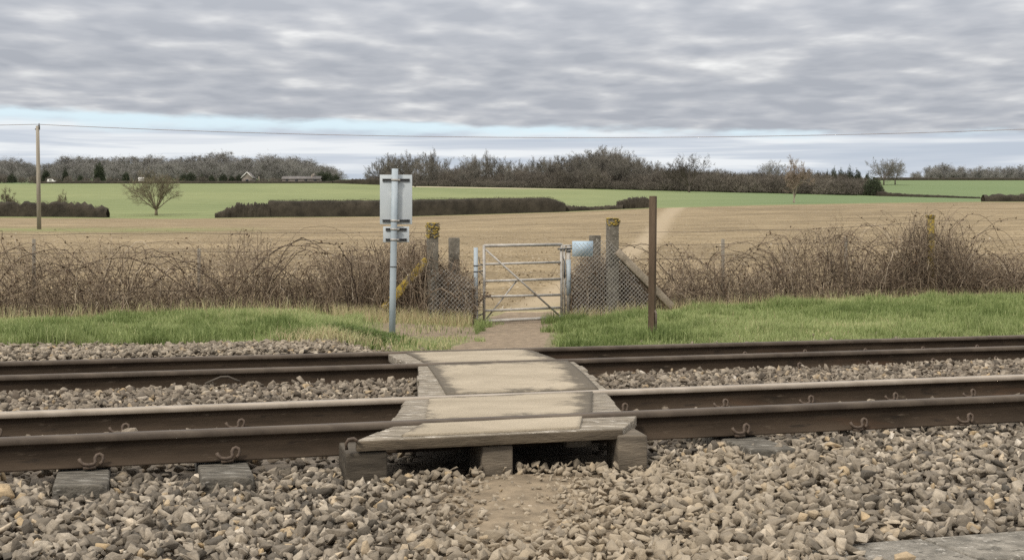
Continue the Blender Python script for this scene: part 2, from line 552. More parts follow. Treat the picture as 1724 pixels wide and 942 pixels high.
M['ply'] = mat('gritted deck sheet', (0.40, 0.325, 0.235), (0.55, 0.46, 0.345), 2.2, 0.9, 0.3, 120, stretch=(0.6, 1, 1), lo=0.3, hi=0.7,
               extra=chain(spots((0.62, 0.54, 0.42), 9.0, 0.55, 0.8, 0.5), spots((0.26, 0.21, 0.155), 1.6, 0.55, 0.72, 0.5)))


def build_ply(t, vec):
    c = t.ramp(t.noise(t.n('ShaderNodeMapping', {'Vector': vec, 'Scale': (0.6, 1, 1)}).outputs[0], 2.2, 6.0, 0.6), [(0.3, (0.275, 0.23, 0.168)), (0.7, (0.42, 0.358, 0.27))])
    c = t.mix(t.m('MULTIPLY', t.ss(t.noise(vec, 9.0, 4.0, 0.6), 0.55, 0.8), 0.5), c, (0.42, 0.355, 0.27))
    grit = t.noise(vec, 160.0, 3.0, 0.7)
    c = t.mix(1.0, c, t.ramp(grit, [(0.3, (0.8, 0.8, 0.8)), (0.7, (1.15, 1.15, 1.15))]), 'MULTIPLY')
    st = t.ss(t.m('ADD', A(t, 'stain').outputs['Fac'], t.m('MULTIPLY', t.m('SUBTRACT', t.noise(vec, 4.5, 9.0, 0.72), 0.5), 2.1)), 0.27, 0.75)
    return t.mix(t.m('MULTIPLY', st, 0.88), c, (0.085, 0.072, 0.056))


M['ply'] = attr_mat('gritted sheet', build_ply, 0.92, 0.4, 90.0)
M['block'] = mat('old timber block', (0.08, 0.066, 0.05), (0.185, 0.152, 0.113), 5.0, 0.9, 0.5, 25, stretch=(0.4, 2, 3))
M['block_dark'] = mat('dark tarred block', (0.036, 0.029, 0.021), (0.09, 0.074, 0.055), 6.0, 0.85, 0.4, 25, stretch=(0.4, 2, 3))
M['concrete'] = mat('weathered concrete', (0.095, 0.083, 0.066), (0.21, 0.187, 0.152), 8.0, 0.92, 0.8, 40,
                    extra=chain(spots((0.40, 0.37, 0.31), 12.0, 0.58, 0.66, 0.8), spots((0.055, 0.048, 0.038), 6.0, 0.54, 0.64, 0.85)))
M['edging'] = mat('concrete edging', (0.13, 0.118, 0.098), (0.29, 0.262, 0.22), 11.0, 0.93, 1.0, 40,
                  extra=chain(spots((0.42, 0.39, 0.34), 30.0, 0.58, 0.66, 0.8), spots((0.075, 0.068, 0.055), 17.0, 0.6, 0.68, 0.8), spots((0.34, 0.275, 0.2), 1.2, 0.5, 0.65, 0.8)))
M['strut'] = mat('pale concrete strut', (0.2, 0.165, 0.125), (0.34, 0.285, 0.22), 8.0, 0.92, 0.6, 40, extra=spots((0.09, 0.075, 0.058), 7.0, 0.58, 0.68, 0.8))
M['lichen'] = mat('yellow lichen', (0.26, 0.185, 0.04), (0.46, 0.34, 0.085), 26.0, 0.95, 0.8, 60, extra=spots((0.15, 0.125, 0.085), 15.0, 0.5, 0.58, .95))
M['galv'] = mat('galvanised steel', (0.29, 0.27, 0.245), (0.45, 0.425, 0.39), 9.0, 0.55, 0.1, 40, metal=0.25, spec=0.4, extra=spots((0.17, 0.125, 0.09), 6.0, 0.6, 0.75, 0.7))
M['bluegrey'] = mat('blue grey paint', (0.30, 0.345, 0.38), (0.385, 0.43, 0.46), 5.0, 0.55, 0.05, 40, spec=0.35, extra=spots((0.2, 0.2, 0.19), 7.0, 0.66, 0.76, 0.6))
M['signback'] = mat('grey sign back', (0.42, 0.455, 0.475), (0.50, 0.53, 0.545), 2.5, 0.5, 0.0, spec=0.35, extra=spots((0.60, 0.62, 0.62), 5.0, 0.6, 0.72, 0.5))
M['plate'] = mat('pale blue plate', (0.37, 0.47, 0.56), (0.46, 0.56, 0.63), 4.0, 0.85, spec=0.1)
M['darkmetal'] = mat('dark steel channel', (0.06, 0.06, 0.06), (0.13, 0.13, 0.13), 8.0, 0.5)
M['rustpost'] = mat('brown steel post', (0.062, 0.042, 0.026), (0.12, 0.083, 0.053), 4.0, 0.8, 0.3, 30, stretch=(3, 3, 0.5), extra=spots((0.05, 0.035, 0.026), 6.0, 0.58, 0.72, 0.8))
M['wire'] = mat('galvanised wire', (0.34, 0.32, 0.29), (0.48, 0.455, 0.42), 20.0, 0.6, metal=0.2)
M['fencewire'] = mat('rusty fence wire', (0.08, 0.06, 0.048), (0.17, 0.135, 0.11), 9.0, 0.7)
M['pole'] = mat('weathered pole', (0.20, 0.175, 0.14), (0.34, 0.305, 0.25), 1.2, 0.9, 0.2, 10, stretch=(6, 6, 0.4))
M['cable'] = mat('overhead cable', (0.27, 0.26, 0.28), (0.34, 0.33, 0.35), 1.0)
M['bark'] = mat('grey bark', (0.06, 0.05, 0.04), (0.125, 0.106, 0.085), 1.5, 0.95, rand=0.22)
M['twig'] = mat('bare twigs', (0.11, 0.1, 0.084), (0.212, 0.193, 0.163), 0.5, 0.95, rand=0.22)  # copse twigs, greyed a little to put distance haze into the colour
M['twig_haze'] = mat('haze greyed twigs', (0.165, 0.157, 0.145), (0.255, 0.242, 0.22), 0.5, 0.95, rand=0.16)  # pale grey paints the haze of distance into the far trees
M['twig_pink'] = mat('reddish birch twigs', (0.2, 0.15, 0.112), (0.31, 0.245, 0.19), 0.5, 0.95)
M['birch'] = mat('pale birch bark', (0.26, 0.21, 0.16), (0.42, 0.36, 0.29), 2.0, 0.9)
M['olive'] = mat('olive bare branches', (0.115, 0.096, 0.06), (0.205, 0.175, 0.115), 0.6, 0.95)  # even olive brown of the lone tree and the saplings
M['scrub'] = mat('brown scrub', (0.088, 0.076, 0.061), (0.172, 0.15, 0.122), 0.35, 0.95, rand=0.22)
M['scrub_red'] = mat('reddish scrub', (0.125, 0.078, 0.05), (0.20, 0.13, 0.085), 0.35, 0.95, rand=0.15)
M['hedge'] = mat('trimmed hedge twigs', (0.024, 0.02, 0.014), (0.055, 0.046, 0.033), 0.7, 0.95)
M['hedge_ragged'] = mat('ragged hedge twigs', (0.05, 0.039, 0.029), (0.125, 0.097, 0.07), 0.7, 0.95)  # lighter brown twigs of the untrimmed hedges
M['ever'] = mat('evergreen foliage', (0.022, 0.03, 0.016), (0.055, 0.066, 0.034), 0.6, 0.9, rand=0.2)
M['brickwall'] = mat('pale brick wall', (0.17, 0.145, 0.125), (0.24, 0.21, 0.185), 1.0)
M['white'] = mat('white paint', (0.6, 0.58, 0.54), (0.74, 0.72, 0.68), 1.0)
M['slate'] = mat('grey roof', (0.10, 0.09, 0.085), (0.17, 0.155, 0.145), 1.0)
M['glass'] = mat('dark window', (0.02, 0.022, 0.025), (0.04, 0.043, 0.05), 1.0, 0.2)
M['tyre'] = mat('tyre', (0.02, 0.02, 0.02), (0.04, 0.04, 0.04), 1.0)

# ------------------------------------------------------------------ ground sheets
s_ = np.concatenate([np.linspace(-60, -13, 20), np.linspace(-12.5, 20, 326), np.linspace(21, 80, 20)])
n_ = np.concatenate([np.linspace(-30, -4, 14), np.linspace(-3.8, NF, 160)])
SS, NN = np.meshgrid(s_, n_)
P = sn(SS, NN)
Xg, Yg = P[..., 0], P[..., 1]
PX = CX + F * Xg / np.maximum(Yg, 2.5)
Zg = bed_z(SS, NN, PX)
Zg = Zg - np.where(NN < 6.3, 0.035, 0.0) * (1 - 0.75 * np.exp(-((PX - 870) / 95) ** 2) * (NN < -0.45))
Zg = Zg - 0.085 * ((PX > 595) & (PX < 1055) & (NN > -.38) & (NN < -.02))
P[..., 2] = Zg
Vg = P.reshape(-1, 3)
ny, nx = SS.shape
ii = np.arange(ny * nx).reshape(ny, nx)
Fg = np.stack([ii[:-1, :-1], ii[:-1, 1:], ii[1:, 1:], ii[1:, :-1]], -1).reshape(-1, 4)
tint = np.zeros((ny, nx, 3)) + np.array([0.13, 0.108, 0.085])
mudm = np.exp(-((PX - 875) / 170) ** 2) * np.clip((-0.3 - NN) * 6, 0, 1) * np.clip((NN + 2.4) * 4, 0, 1)
tint = tint + (np.array([0.215, 0.168, 0.115]) - tint) * np.clip(mudm * 1.3, 0, 1)[..., None]
vg = np.clip((NN - 6.2) * 3, 0, 1)[..., None]
tint = tint * (1 - vg) + np.array([0.13, 0.15, 0.055]) * vg
pth = (np.clip(np.exp(-((PX - 868) / 95) ** 2) + np.clip((PX - 600) / 60, 0, 1) * (PX < 868) * np.clip((NN - 7.6) * 1.2, 0, 1), 0, 1) * np.clip((NN - 5.0) * 3, 0, 1))[..., None]
tint = tint * (1 - pth) + np.array([0.205, 0.158, 0.11]) * pth
dr = (np.clip((NN - 10.2) * 1.5, 0, 1))[..., None]
tint = tint * (1 - dr) + np.array([0.26, 0.20, 0.125]) * dr
tag(mesh_obj('ground', Vg, Fg, M['ground'], smooth=True, attrs={'tint': tint.reshape(-1, 3)}), kind='structure')

cpx = np.concatenate([np.linspace(-1400, -310, 22), np.arange(-300, 2060, 8.0), np.linspace(2070, 3200, 22)])
kk = (cpx - CX) / F
DF = (NF + 7 * CA) / (CA - SA * kk)
D1 = np.full_like(cpx, 190.0)
D2 = np.full_like(cpx, 500.0)


def strip(lo, hi, rows, power=1.0):
    t = np.linspace(0, 1, rows)[:, None]
    D = lo[None] * (hi / lo)[None] ** t
    PXc = np.broadcast_to(cpx, D.shape)
    X = kk[None] * D
    Z = far_height(PXc, D, np.broadcast_to(DF, D.shape).copy())
    i_ = np.arange(D.size).reshape(D.shape)
    Fq = np.stack([i_[:-1, :-1], i_[:-1, 1:], i_[1:, 1:], i_[1:, :-1]], -1).reshape(-1, 4)
    return np.stack([X, D, Z], -1), Fq, PXc, D


Vf, Ff, PXf, Dm = strip(DF, D1, 90)
rough = np.clip((Dm - DF[None]) / 4, 0, 1) * np.clip((60 - Dm) / 30, 0, 1)
Vf[..., 2] += (fbm(Vf[..., 0] * 1.1, Vf[..., 1] * 1.1, 31) - .5) * 0.12 * rough
cl_ = np.array([(835, 12.75, .62), (850, 14.2, .55), (866, 16, .5), (874, 17.6, .52), (878, 18.8, .55), (892, 21, .5), (930, 25, .5), (985, 31, .5), (1045, 40, .55), (1085, 55, .6), (1103, 75, .75), (1112, 98, .8), (1122, 130, .95), (1140, 189, 1.5)])
pc = np.interp(Dm, cl_[:, 1], cl_[:, 0]); pw = np.interp(Dm, cl_[:, 1], cl_[:, 2]) * F / Dm
fpath = np.clip(1.6 - 1.25 * np.abs(PXf - pc) / (pw + 1), 0, 1) * np.clip((Dm - 16) / 6, .75, 1)
yimg = HY - (Vf[..., 2] - EYE) * F / Dm
edge = np.exp(-((Dm - 190) / 4.0) ** 2)
band = np.exp(-((Dm - 96) / 9.0) ** 2) * np.clip((480 - PXf) / 200, 0, 1) * 0.75
behind = np.exp(-((Dm - DF[None] - 1.2) / 1.6) ** 2) * 0.7
tag(mesh_obj('ploughed_field', Vf.reshape(-1, 3), Ff, M['field'], smooth=True, attrs={'green': np.clip(edge + band + behind, 0, 1).ravel(), 'path': fpath.ravel()}), kind='structure')
Vn, Fn, PXn, Dn = strip(D1, D2, 50)
pale = np.exp(-((Dn - 492) / 7.0) ** 2) * np.clip((PXn - 640) / 50, 0, 1) * np.clip((1010 - PXn) / 120, 0, 1)
cool = np.clip((PXn - 1000) / 350, 0, 1) * 0.75
tag(mesh_obj('green_field', Vn.reshape(-1, 3), Fn, M['green'], smooth=True, attrs={'pale': pale.ravel(), 'cool': cool.ravel()}), kind='structure')
Vh, Fh, PXh, Dh = strip(D2, np.full_like(cpx, 6000.0), 40)
tag(mesh_obj('hills', Vh.reshape(-1, 3), Fh, M['green'], smooth=True, attrs={'pale': np.zeros(Dh.size), 'cool': np.full(Dh.size, 0.7)}), kind='structure')

# worn footpath from the crossing through the gate and up the field
cl_ = np.array([(835, 12.75, .62), (850, 14.2, .55), (866, 16, .5), (874, 17.6, .52), (878, 18.8, .55), (892, 21, .5), (930, 25, .5), (985, 31, .5), (1045, 40, .55), (1085, 55, .6), (1103, 75, .75), (1112, 98, .8), (1122, 130, .95), (1140, 189, 1.5)])
tt = np.linspace(0, 5, 60)
cxp = np.interp(tt, np.arange(len(cl_)), cl_[:, 0]); cD = np.interp(tt, np.arange(len(cl_)), cl_[:, 1]); cw = np.interp(tt, np.arange(len(cl_)), cl_[:, 2])
PTS = []
for j, f in enumerate(np.linspace(-1, 1, 9)):
    wob = (vnoise(tt * 2.2, np.full_like(tt, j), 77) - .5) * 0.5 * (abs(f) > .9)
    X = (cxp - CX) / F * cD + cw * (f + wob)
    Z = height(X, cD) + 0.006 + 0.0009 * np.maximum(cD - 18, 0) + np.where(abs(f) > .95, -0.012, 0)
    PTS.append(np.stack([X, cD, Z], -1))
PTS = np.array(PTS)
i_ = np.arange(PTS.shape[0] * PTS.shape[1]).reshape(PTS.shape[:2])
Fp = np.stack([i_[:-1, :-1], i_[1:, :-1], i_[1:, 1:], i_[:-1, 1:]], -1).reshape(-1, 4)
tp = np.broadcast_to(np.where(tt[None, :, None] < 5, np.array([0.215, 0.165, 0.115]), np.array([0.46, 0.345, 0.225])), PTS.shape)
tag(mesh_obj('footpath', PTS.reshape(-1, 3), Fp, M['ground'], smooth=True, attrs={'tint': tp.reshape(-1, 3)}), kind='structure')

# ------------------------------------------------------------------ rails
prof = [(-.07, 0), (.07, 0), (.07, .008), (.06, .013), (.022, .026), (.010, .036), (.008, .06), (.008, .10), (.012, .112), (.033, .121), (.0355, .126), (.0345, .148), (.028, .156), (.018, .159), (-.018, .159), (-.028, .156), (-.0345, .148), (-.0355, .126), (-.033, .121), (-.012, .112), (-.008, .10), (-.008, .06), (-.010, .036), (-.022, .026), (-.06, .013), (-.07, .008)]
rail_labels = ['rusty rail nearest the stones in front, level with the lowest plank of the boardwalk',
               'second rusty rail from the front, with the shiniest pale running edge',
               'third rusty rail from the front, at the back edge of the wide strip of stones',
               'farthest rusty rail, running along the foot of the green grass bank']
S_RAIL = np.concatenate([[-26.0], np.linspace(-12, 22, 120), [40.0]])
clip_s = {0: [-4.3, -3.6, -2.92, -2.21, -1.54, 1.336, 2.108, 2.849, 3.55, 4.25, 4.95],
          1: [-4.2, -3.5, -2.80, -2.08, -1.40, 1.20, 1.95, 2.12 + .5, 3.33, 4.0, 4.7, 5.4],
          2: [3.67 + .69 * i for i in range(0, 8)], 3: [3.9 + .69 * i for i in range(0, 6)]}
rng2 = np.random.default_rng(3)


def clip_mesh():
    mb = MB()
    c = [(-.066, .052), (-.058, .034), (-.04, .018), (-.012, .012), (.018, .016), (.028, .030), (.026, .05), (.036, .066), (.052, .071), (.068, .062), (.073, .044), (.066, .024), (.052, .012)]
    pts = [(x, -.012 - .012 * math.sin(i * .55), z) for i, (x, z) in enumerate(c)]
    mb.tube(pts, 0.0115, 8)
    mb.box((-.005, -.012, -.004), (.075, .03, .018))
    return mb


clip_proto = None
for i in range(4):
    cent = sn(0, RN[i], RZ[i] - RH)
    root = thing('rail', rail_labels[i], 'rail', tuple(cent), 'rails of the two tracks')
    V = []
    for s in S_RAIL:
        wob = 0.0015 * math.sin(s * 1.7 + i)
        for a_, b_ in prof:
            V.append(sn(s, RN[i] + a_ + wob, RZ[i] - RH + b_))
    k = len(prof)
    idx = np.arange(len(V)).reshape(-1, k)
    Fq = np.stack([idx[:-1], np.roll(idx, -1, 1)[:-1], np.roll(idx, -1, 1)[1:], idx[1:]], -1).reshape(-1, 4)
    web = mesh_obj('rail_bar', np.array(V), Fq, [M['rust'], M['rail_top'] if i in (1,) else M['rail_dull']], root)
    mi = np.zeros((len(S_RAIL) - 1, k), dtype=np.int32)
    mi[:, 12:16] = 1
    mi[:, 11] = 1
    mi[:, 16:18] = 1
    web.data.polygons.foreach_set('material_index', mi.ravel())
    for s in clip_s[i]:
        for side in (-1, 1):
            if clip_proto is None:
                mb = clip_mesh()
                o = mb.build('rail_clip', M['clip'], root, smooth=True)
                o.data.transform(__import__('mathutils').Matrix.Translation(Vector(root.location)))
                clip_proto = o
            else:
                o = clip_proto.copy()
                col.objects.link(o)
            o.parent = root
            o.scale = (.82, .82, .82)
            lp = sn(s + rng2.uniform(-.01, .01), RN[i] + side * .076, RZ[i] - RH + .009) - cent
            o.location = tuple(lp)
            o.rotation_euler = (rng2.uniform(-.05, .05), rng2.uniform(-.08, .08), math.atan2(SA, CA) + (math.pi if side > 0 else 0) + rng2.uniform(-.06, .06))
    if i == 0:   # bolted joint plates
        mb = MB()
        s0 = 6.6
        mb.box(sn(s0, RN[i] - .016, RZ[i] - RH + .07), (.46, .016, .075), tvec)
        for q in (-.17, -.06, .06, .17):
            mb.box(sn(s0 + q, RN[i] - .03, RZ[i] - RH + .07), (.028, .014, .028), tvec)
        bevel(mb.build('joint_plate', M['rust'], root), .004)

# sleepers whose ends show under the nearest rail
sl_lab = {-2.94: 'dark weathered sleeper end at the left edge of the photo under the nearest rail',
          -2.235: 'dark slate grey sleeper end fully bare, under the first clip of the nearest rail',
          -1.56: 'grey sleeper end half covered by stones, left of the wooden boardwalk',
          1.36: 'flat grey sleeper end sunk in stones, right of the wooden boardwalk'}
for s, lab in sl_lab.items():
    mb = MB()
    top = RZ[0] - RH - .012
    mb.box(sn(s, 0.2, top - .06), (.25, 1.3 if s != 1.36 else 1.36, .12), tvec)
    o = mb.build('sleeper', M['sleeper'], origin=tuple(sn(s, .2, top - .12)))
    # wear the top edges a little
    bevel(o, .012, 2)
    tag(o, lab, 'sleeper', 'sleepers under the nearest rail')

# ------------------------------------------------------------------ crossing deck
def deck_z(n):
    return np.interp(n, [-.6, 0, RN[1], RN[2], RN[3]], [.192, .199, .138, .152, .116])


def slab(mb, corners, th, dz=0.0, sub=1):
    """corners [(px, n) near-left, near-right, far-right, far-left] as one plank slab"""
    top = [pn(px, n, deck_z(n) + dz) for px, n in corners]
    bot = [p - np.array([0, 0, th]) for p in top]
    return mb.hexa(bot + top)


def panel(name, label, nlo, nhi, L, R, pl, pr, th=.075, planks=3, stain=(.5, .5, .3, .3)):
    """L, R = outer edge px at (near, far); pl, pr = ply edge px at (near, far)"""
    c = pn((L[0] + R[0]) / 2, nlo, 0)
    c[2] = float(deck_z(nlo)) - th
    root = thing(name, label, 'boardwalk', tuple(c), 'boards of the foot crossing')
    ns = np.linspace(nlo, nhi, planks + 1)
    for j in range(planks):
        f0, f1 = (ns[j] - nlo) / (nhi - nlo), (ns[j + 1] - nlo) / (nhi - nlo)
        g = .004
        jl, jr = random.uniform(-4, 4), random.uniform(-4, 4)
        lx = lambda f: L[0] + (L[1] - L[0]) * f
        rx = lambda f: R[0] + (R[1] - R[0]) * f
        mb = MB()
        slab(mb, [(lx(f0) + jl, ns[j] + g), (rx(f0) + jr, ns[j] + g), (rx(f1) + jr, ns[j + 1] - g), (lx(f1) + jl, ns[j + 1] - g)], th)
        bevel(mb.build('plank', M['timber'], root), .008)
    if pl:
        sheet(root, [(pl[0], nlo + .02), (pr[0], nlo + .02), (pr[1], nhi - .02), (pl[1], nhi - .02)], stain)
    return root


def sheet(root, cs, stain, nu=36, nv=14):
    """gritted sheet as a slightly buckled plate; stain = dirt along (left, right, near, far) edges"""
    V, st = [], []
    (a, n0), (b, n0b), (c, n1), (d, n1b) = cs
    for lay in (0, 1):
        for j in range(nv + 1):
            fv = j / nv
            n_ = n0 + (n1 - n0) * fv
            for i in range(nu + 1):
                fu = i / nu
                px = (a + (d - a) * fv) * (1 - fu) + (b + (c - b) * fv) * fu
                z = float(deck_z(n_)) + (.0135 if lay else .001) + (.004 * (float(vnoise(fu * 3, fv * 2, 3)) - .5) if lay else 0)
                V.append(pn(px, n_, z))
                e = max(stain[0] * math.exp(-fu / .10), stain[1] * math.exp(-(1 - fu) / .13), stain[2] * math.exp(-fv / .10), stain[3] * math.exp(-(1 - fv) / .12))
                st.append(e)
    i_ = np.arange(2 * (nv + 1) * (nu + 1)).reshape(2, nv + 1, nu + 1)
    t_ = i_[1]; b_ = i_[0]
    Fq = [np.stack([t_[:-1, :-1], t_[:-1, 1:], t_[1:, 1:], t_[1:, :-1]], -1).reshape(-1, 4)]
    for A_, B_ in ((b_[0], t_[0]), (t_[-1], b_[-1]), (t_[:, 0], b_[:, 0]), (b_[:, -1], t_[:, -1])):
        Fq.append(np.stack([A_[:-1], A_[1:], B_[1:], B_[:-1]], -1))
    return mesh_obj('gritted_sheet', np.array(V), [np.concatenate(Fq)], M['ply'], root, attrs={'stain': np.array(st)})


# nearest board, cut to points at both ends, with its own sheet
root = thing('crossing_board', 'front boardwalk plank with pointed ends, propped on timber blocks in front of the nearest rail', 'boardwalk', tuple(pn(830, -.44, .12)), 'boards of the foot crossing')
mb = MB(); slab(mb, [(598, -.44), (1049, -.44), (1066, -.2), (634, -.2)], .052)
bevel(mb.build('plank', [M['timber']], root), .007)
mb = MB(); slab(mb, [(638, -.192), (1067, -.192), (1072, -.045), (662, -.045)], .062)
bevel(mb.build('plank', M['timber'], root), .007)
mb = MB()
for px0, px1 in ((600, 1048),):
    slab(mb, [(px0, -.462), (px1, -.462), (px1, -.443), (px0, -.443)], .05, -.002)
bevel(mb.build('edge_board', M['timber_side'], root), .004)
FRONT_SHEET = root
mb = MB()
hk = pn(592, -.47, .165)
mb.tube([hk + np.array([x, 0, z]) for x, z in ((.03, .03), (.01, .045), (-.015, .04), (-.028, .02), (-.024, -.01))], .009, 8)
mb.build('hook', M['clip'], root, smooth=True)

sheet(FRONT_SHEET, [(676, -.40), (976, -.40), (980, -.06), (712, -.06)], (.45, .2, .3, .35))
panel('crossing_board', 'boardwalk panel lying between the two nearest rails, flared towards the front', .05, 1.455, (655, 686), (1054, 1020), (716, 723), (996, 998), planks=4, stain=(.45, .95, .7, .5))
panel('crossing_board', 'largest boardwalk panel, between the two tracks, with black stained corners', 1.56, 3.46, (708, 703), (1024, 968), (752, 720), (1008, 956), planks=6, stain=(.95, 1.3, .75, .7))
panel('crossing_board', 'farthest and thinnest boardwalk panel, between the two rails by the grass', 3.57, 4.97, (689, 655), (947, 892), (718, 684), (938, 884), planks=4, stain=(.8, .9, .5, .4))

def block(name, label, px0, px1, n0, n1, z0, z1, m_, rot=0.0):
    a, b = pn(px0, n0, 0), pn(px1, n0, 0)
    wd = np.linalg.norm(b - a)
    c = (a + b) / 2 + nvec * (n1 - n0) / 2
    mb = MB()
    ax = np.array([CA * math.cos(rot) - SA * math.sin(rot), SA * math.cos(rot) + CA * math.sin(rot), 0])
    mb.box((c[0], c[1], (z0 + z1) / 2), (wd, n1 - n0, z1 - z0), ax)
    o = mb.build(name, m_, origin=(c[0], c[1], z0))
    bevel(o, .009, 2)
    return tag(o, label, 'timber block', 'timber blocks under the boardwalk')


block('timber_block', 'dark tarred block under the left end of the front plank', 586, 655, -.445, -.1, -.06, .134, M['block_dark'], -.05)
block('timber_block', 'small block under the middle of the front plank', 815, 866, -.435, -.12, -.06, .133, M['block'], -.05)
block('timber_block', 'square block standing clear of the right end of the front plank', 1047, 1094, -.50, -.24, -.03, .163, M['block'], -.12)
block('timber_block', 'broken pale block hanging in the dark gap under the front plank', 956, 998, -.33, -.1, .085, .135, M['sleeper'], -.05)
block('timber_bearer', 'pale bearer end under the left side of the largest boardwalk panel', 699, 707, 1.75, 2.2, -.03, .062, M['block'], 0)

# ------------------------------------------------------------------ concrete edging along the front
mb = MB()
for s0, s1 in ((-1.2, 1.02), (1.03, 3.03), (3.04, 5.04), (5.05, 7.05)):
    mb.hexa([sn(s0, -2.68, -.2), sn(s1, -2.68, -.2), sn(s1, -2.3, -.2), sn(s0, -2.3, -.2), sn(s0, -2.68, .004), sn(s1, -2.68, .004), sn(s1, -2.3, 0), sn(s0, -2.3, 0)])
o = mb.build('concrete_edging', M['edging'], origin=tuple(sn(2, -2.5, -.2)))
bevel(o, .012)
tag(o, 'rough grey concrete edging strip along the bottom right, partly covered by stones', 'edging')

# ------------------------------------------------------------------ ballast
def make_stone(seed, nv=15):
    r = np.random.default_rng(seed)
    bm = bmesh.new()
    p = r.normal(size=(nv, 3)); p /= np.linalg.norm(p, axis=1)[:, None]
    p *= r.uniform(.78, 1.08, (nv, 1))
    for v in p: bm.verts.new(v * np.array([1, .8, .55]))
    g = bmesh.ops.convex_hull(bm, input=bm.verts)
    junk = [e for e in set(g['geom_interior']) | set(g['geom_unused']) if isinstance(e, bmesh.types.BMVert)]
    bmesh.ops.delete(bm, geom=junk, context='VERTS')
    bmesh.ops.bevel(bm, geom=list(bm.edges), offset=.03, segments=1, affect='EDGES')
    bmesh.ops.triangulate(bm, faces=bm.faces)
    bm.verts.index_update()
    V = np.array([v.co[:] for v in bm.verts]); Fc = np.array([[v.index for v in f.verts] for f in bm.faces])
    bm.free()
    return V, Fc


STONES = [make_stone(100 + i, 8 + i % 6) for i in range(24)]


def rotmats(K, r, tilt=0.7):
    a = r.uniform(0, 2 * np.pi, K)
    b, c = r.normal(0, tilt, K), r.normal(0, tilt, K)
    ca, sa, cb, sb, cc, s_c = np.cos(a), np.sin(a), np.cos(b), np.sin(b), np.cos(c), np.sin(c)
    Rz = np.zeros((K, 3, 3)); Rz[:, 0, 0] = ca; Rz[:, 0, 1] = -sa; Rz[:, 1, 0] = sa; Rz[:, 1, 1] = ca; Rz[:, 2, 2] = 1
    Rx = np.zeros((K, 3, 3)); Rx[:, 0, 0] = 1; Rx[:, 1, 1] = cb; Rx[:, 1, 2] = -sb; Rx[:, 2, 1] = sb; Rx[:, 2, 2] = cb
    Ry = np.zeros((K, 3, 3)); Ry[:, 1, 1] = 1; Ry[:, 0, 0] = cc; Ry[:, 0, 2] = s_c; Ry[:, 2, 0] = -s_c; Ry[:, 2, 2] = cc
    return Rx @ Ry @ Rz


def scatter(name, pos, size, tone, dust, rust, r, tilt=0.6):
    K = len(pos)
    which = r.integers(0, len(STONES), K)
    RM = rotmats(K, r, tilt)
    Vs, Fs, at_, c = [], [], {'tone': [], 'dust': [], 'rust': []}, 0
    for i, (SV, SF) in enumerate(STONES):
        sel = np.where(which == i)[0]
        if not len(sel): continue
        sc3 = size[sel][:, None] * r.uniform(.8, 1.2, (len(sel), 3))
        V = np.einsum('kij,kvj->kvi', RM[sel], SV[None] * sc3[:, None, :]) + pos[sel][:, None, :]
        nv = len(SV)
        Fs.append((SF[None] + (np.arange(len(sel)) * nv)[:, None, None] + c).reshape(-1, 3))
        Vs.append(V.reshape(-1, 3)); c += len(sel) * nv
        for k_, a_ in (('tone', tone), ('dust', dust), ('rust', rust)):
            at_[k_].append(np.repeat(a_[sel], nv))
    return mesh_obj(name, np.concatenate(Vs), [np.concatenate(Fs)], M['stone'], attrs={k_: np.concatenate(v) for k_, v in at_.items()})


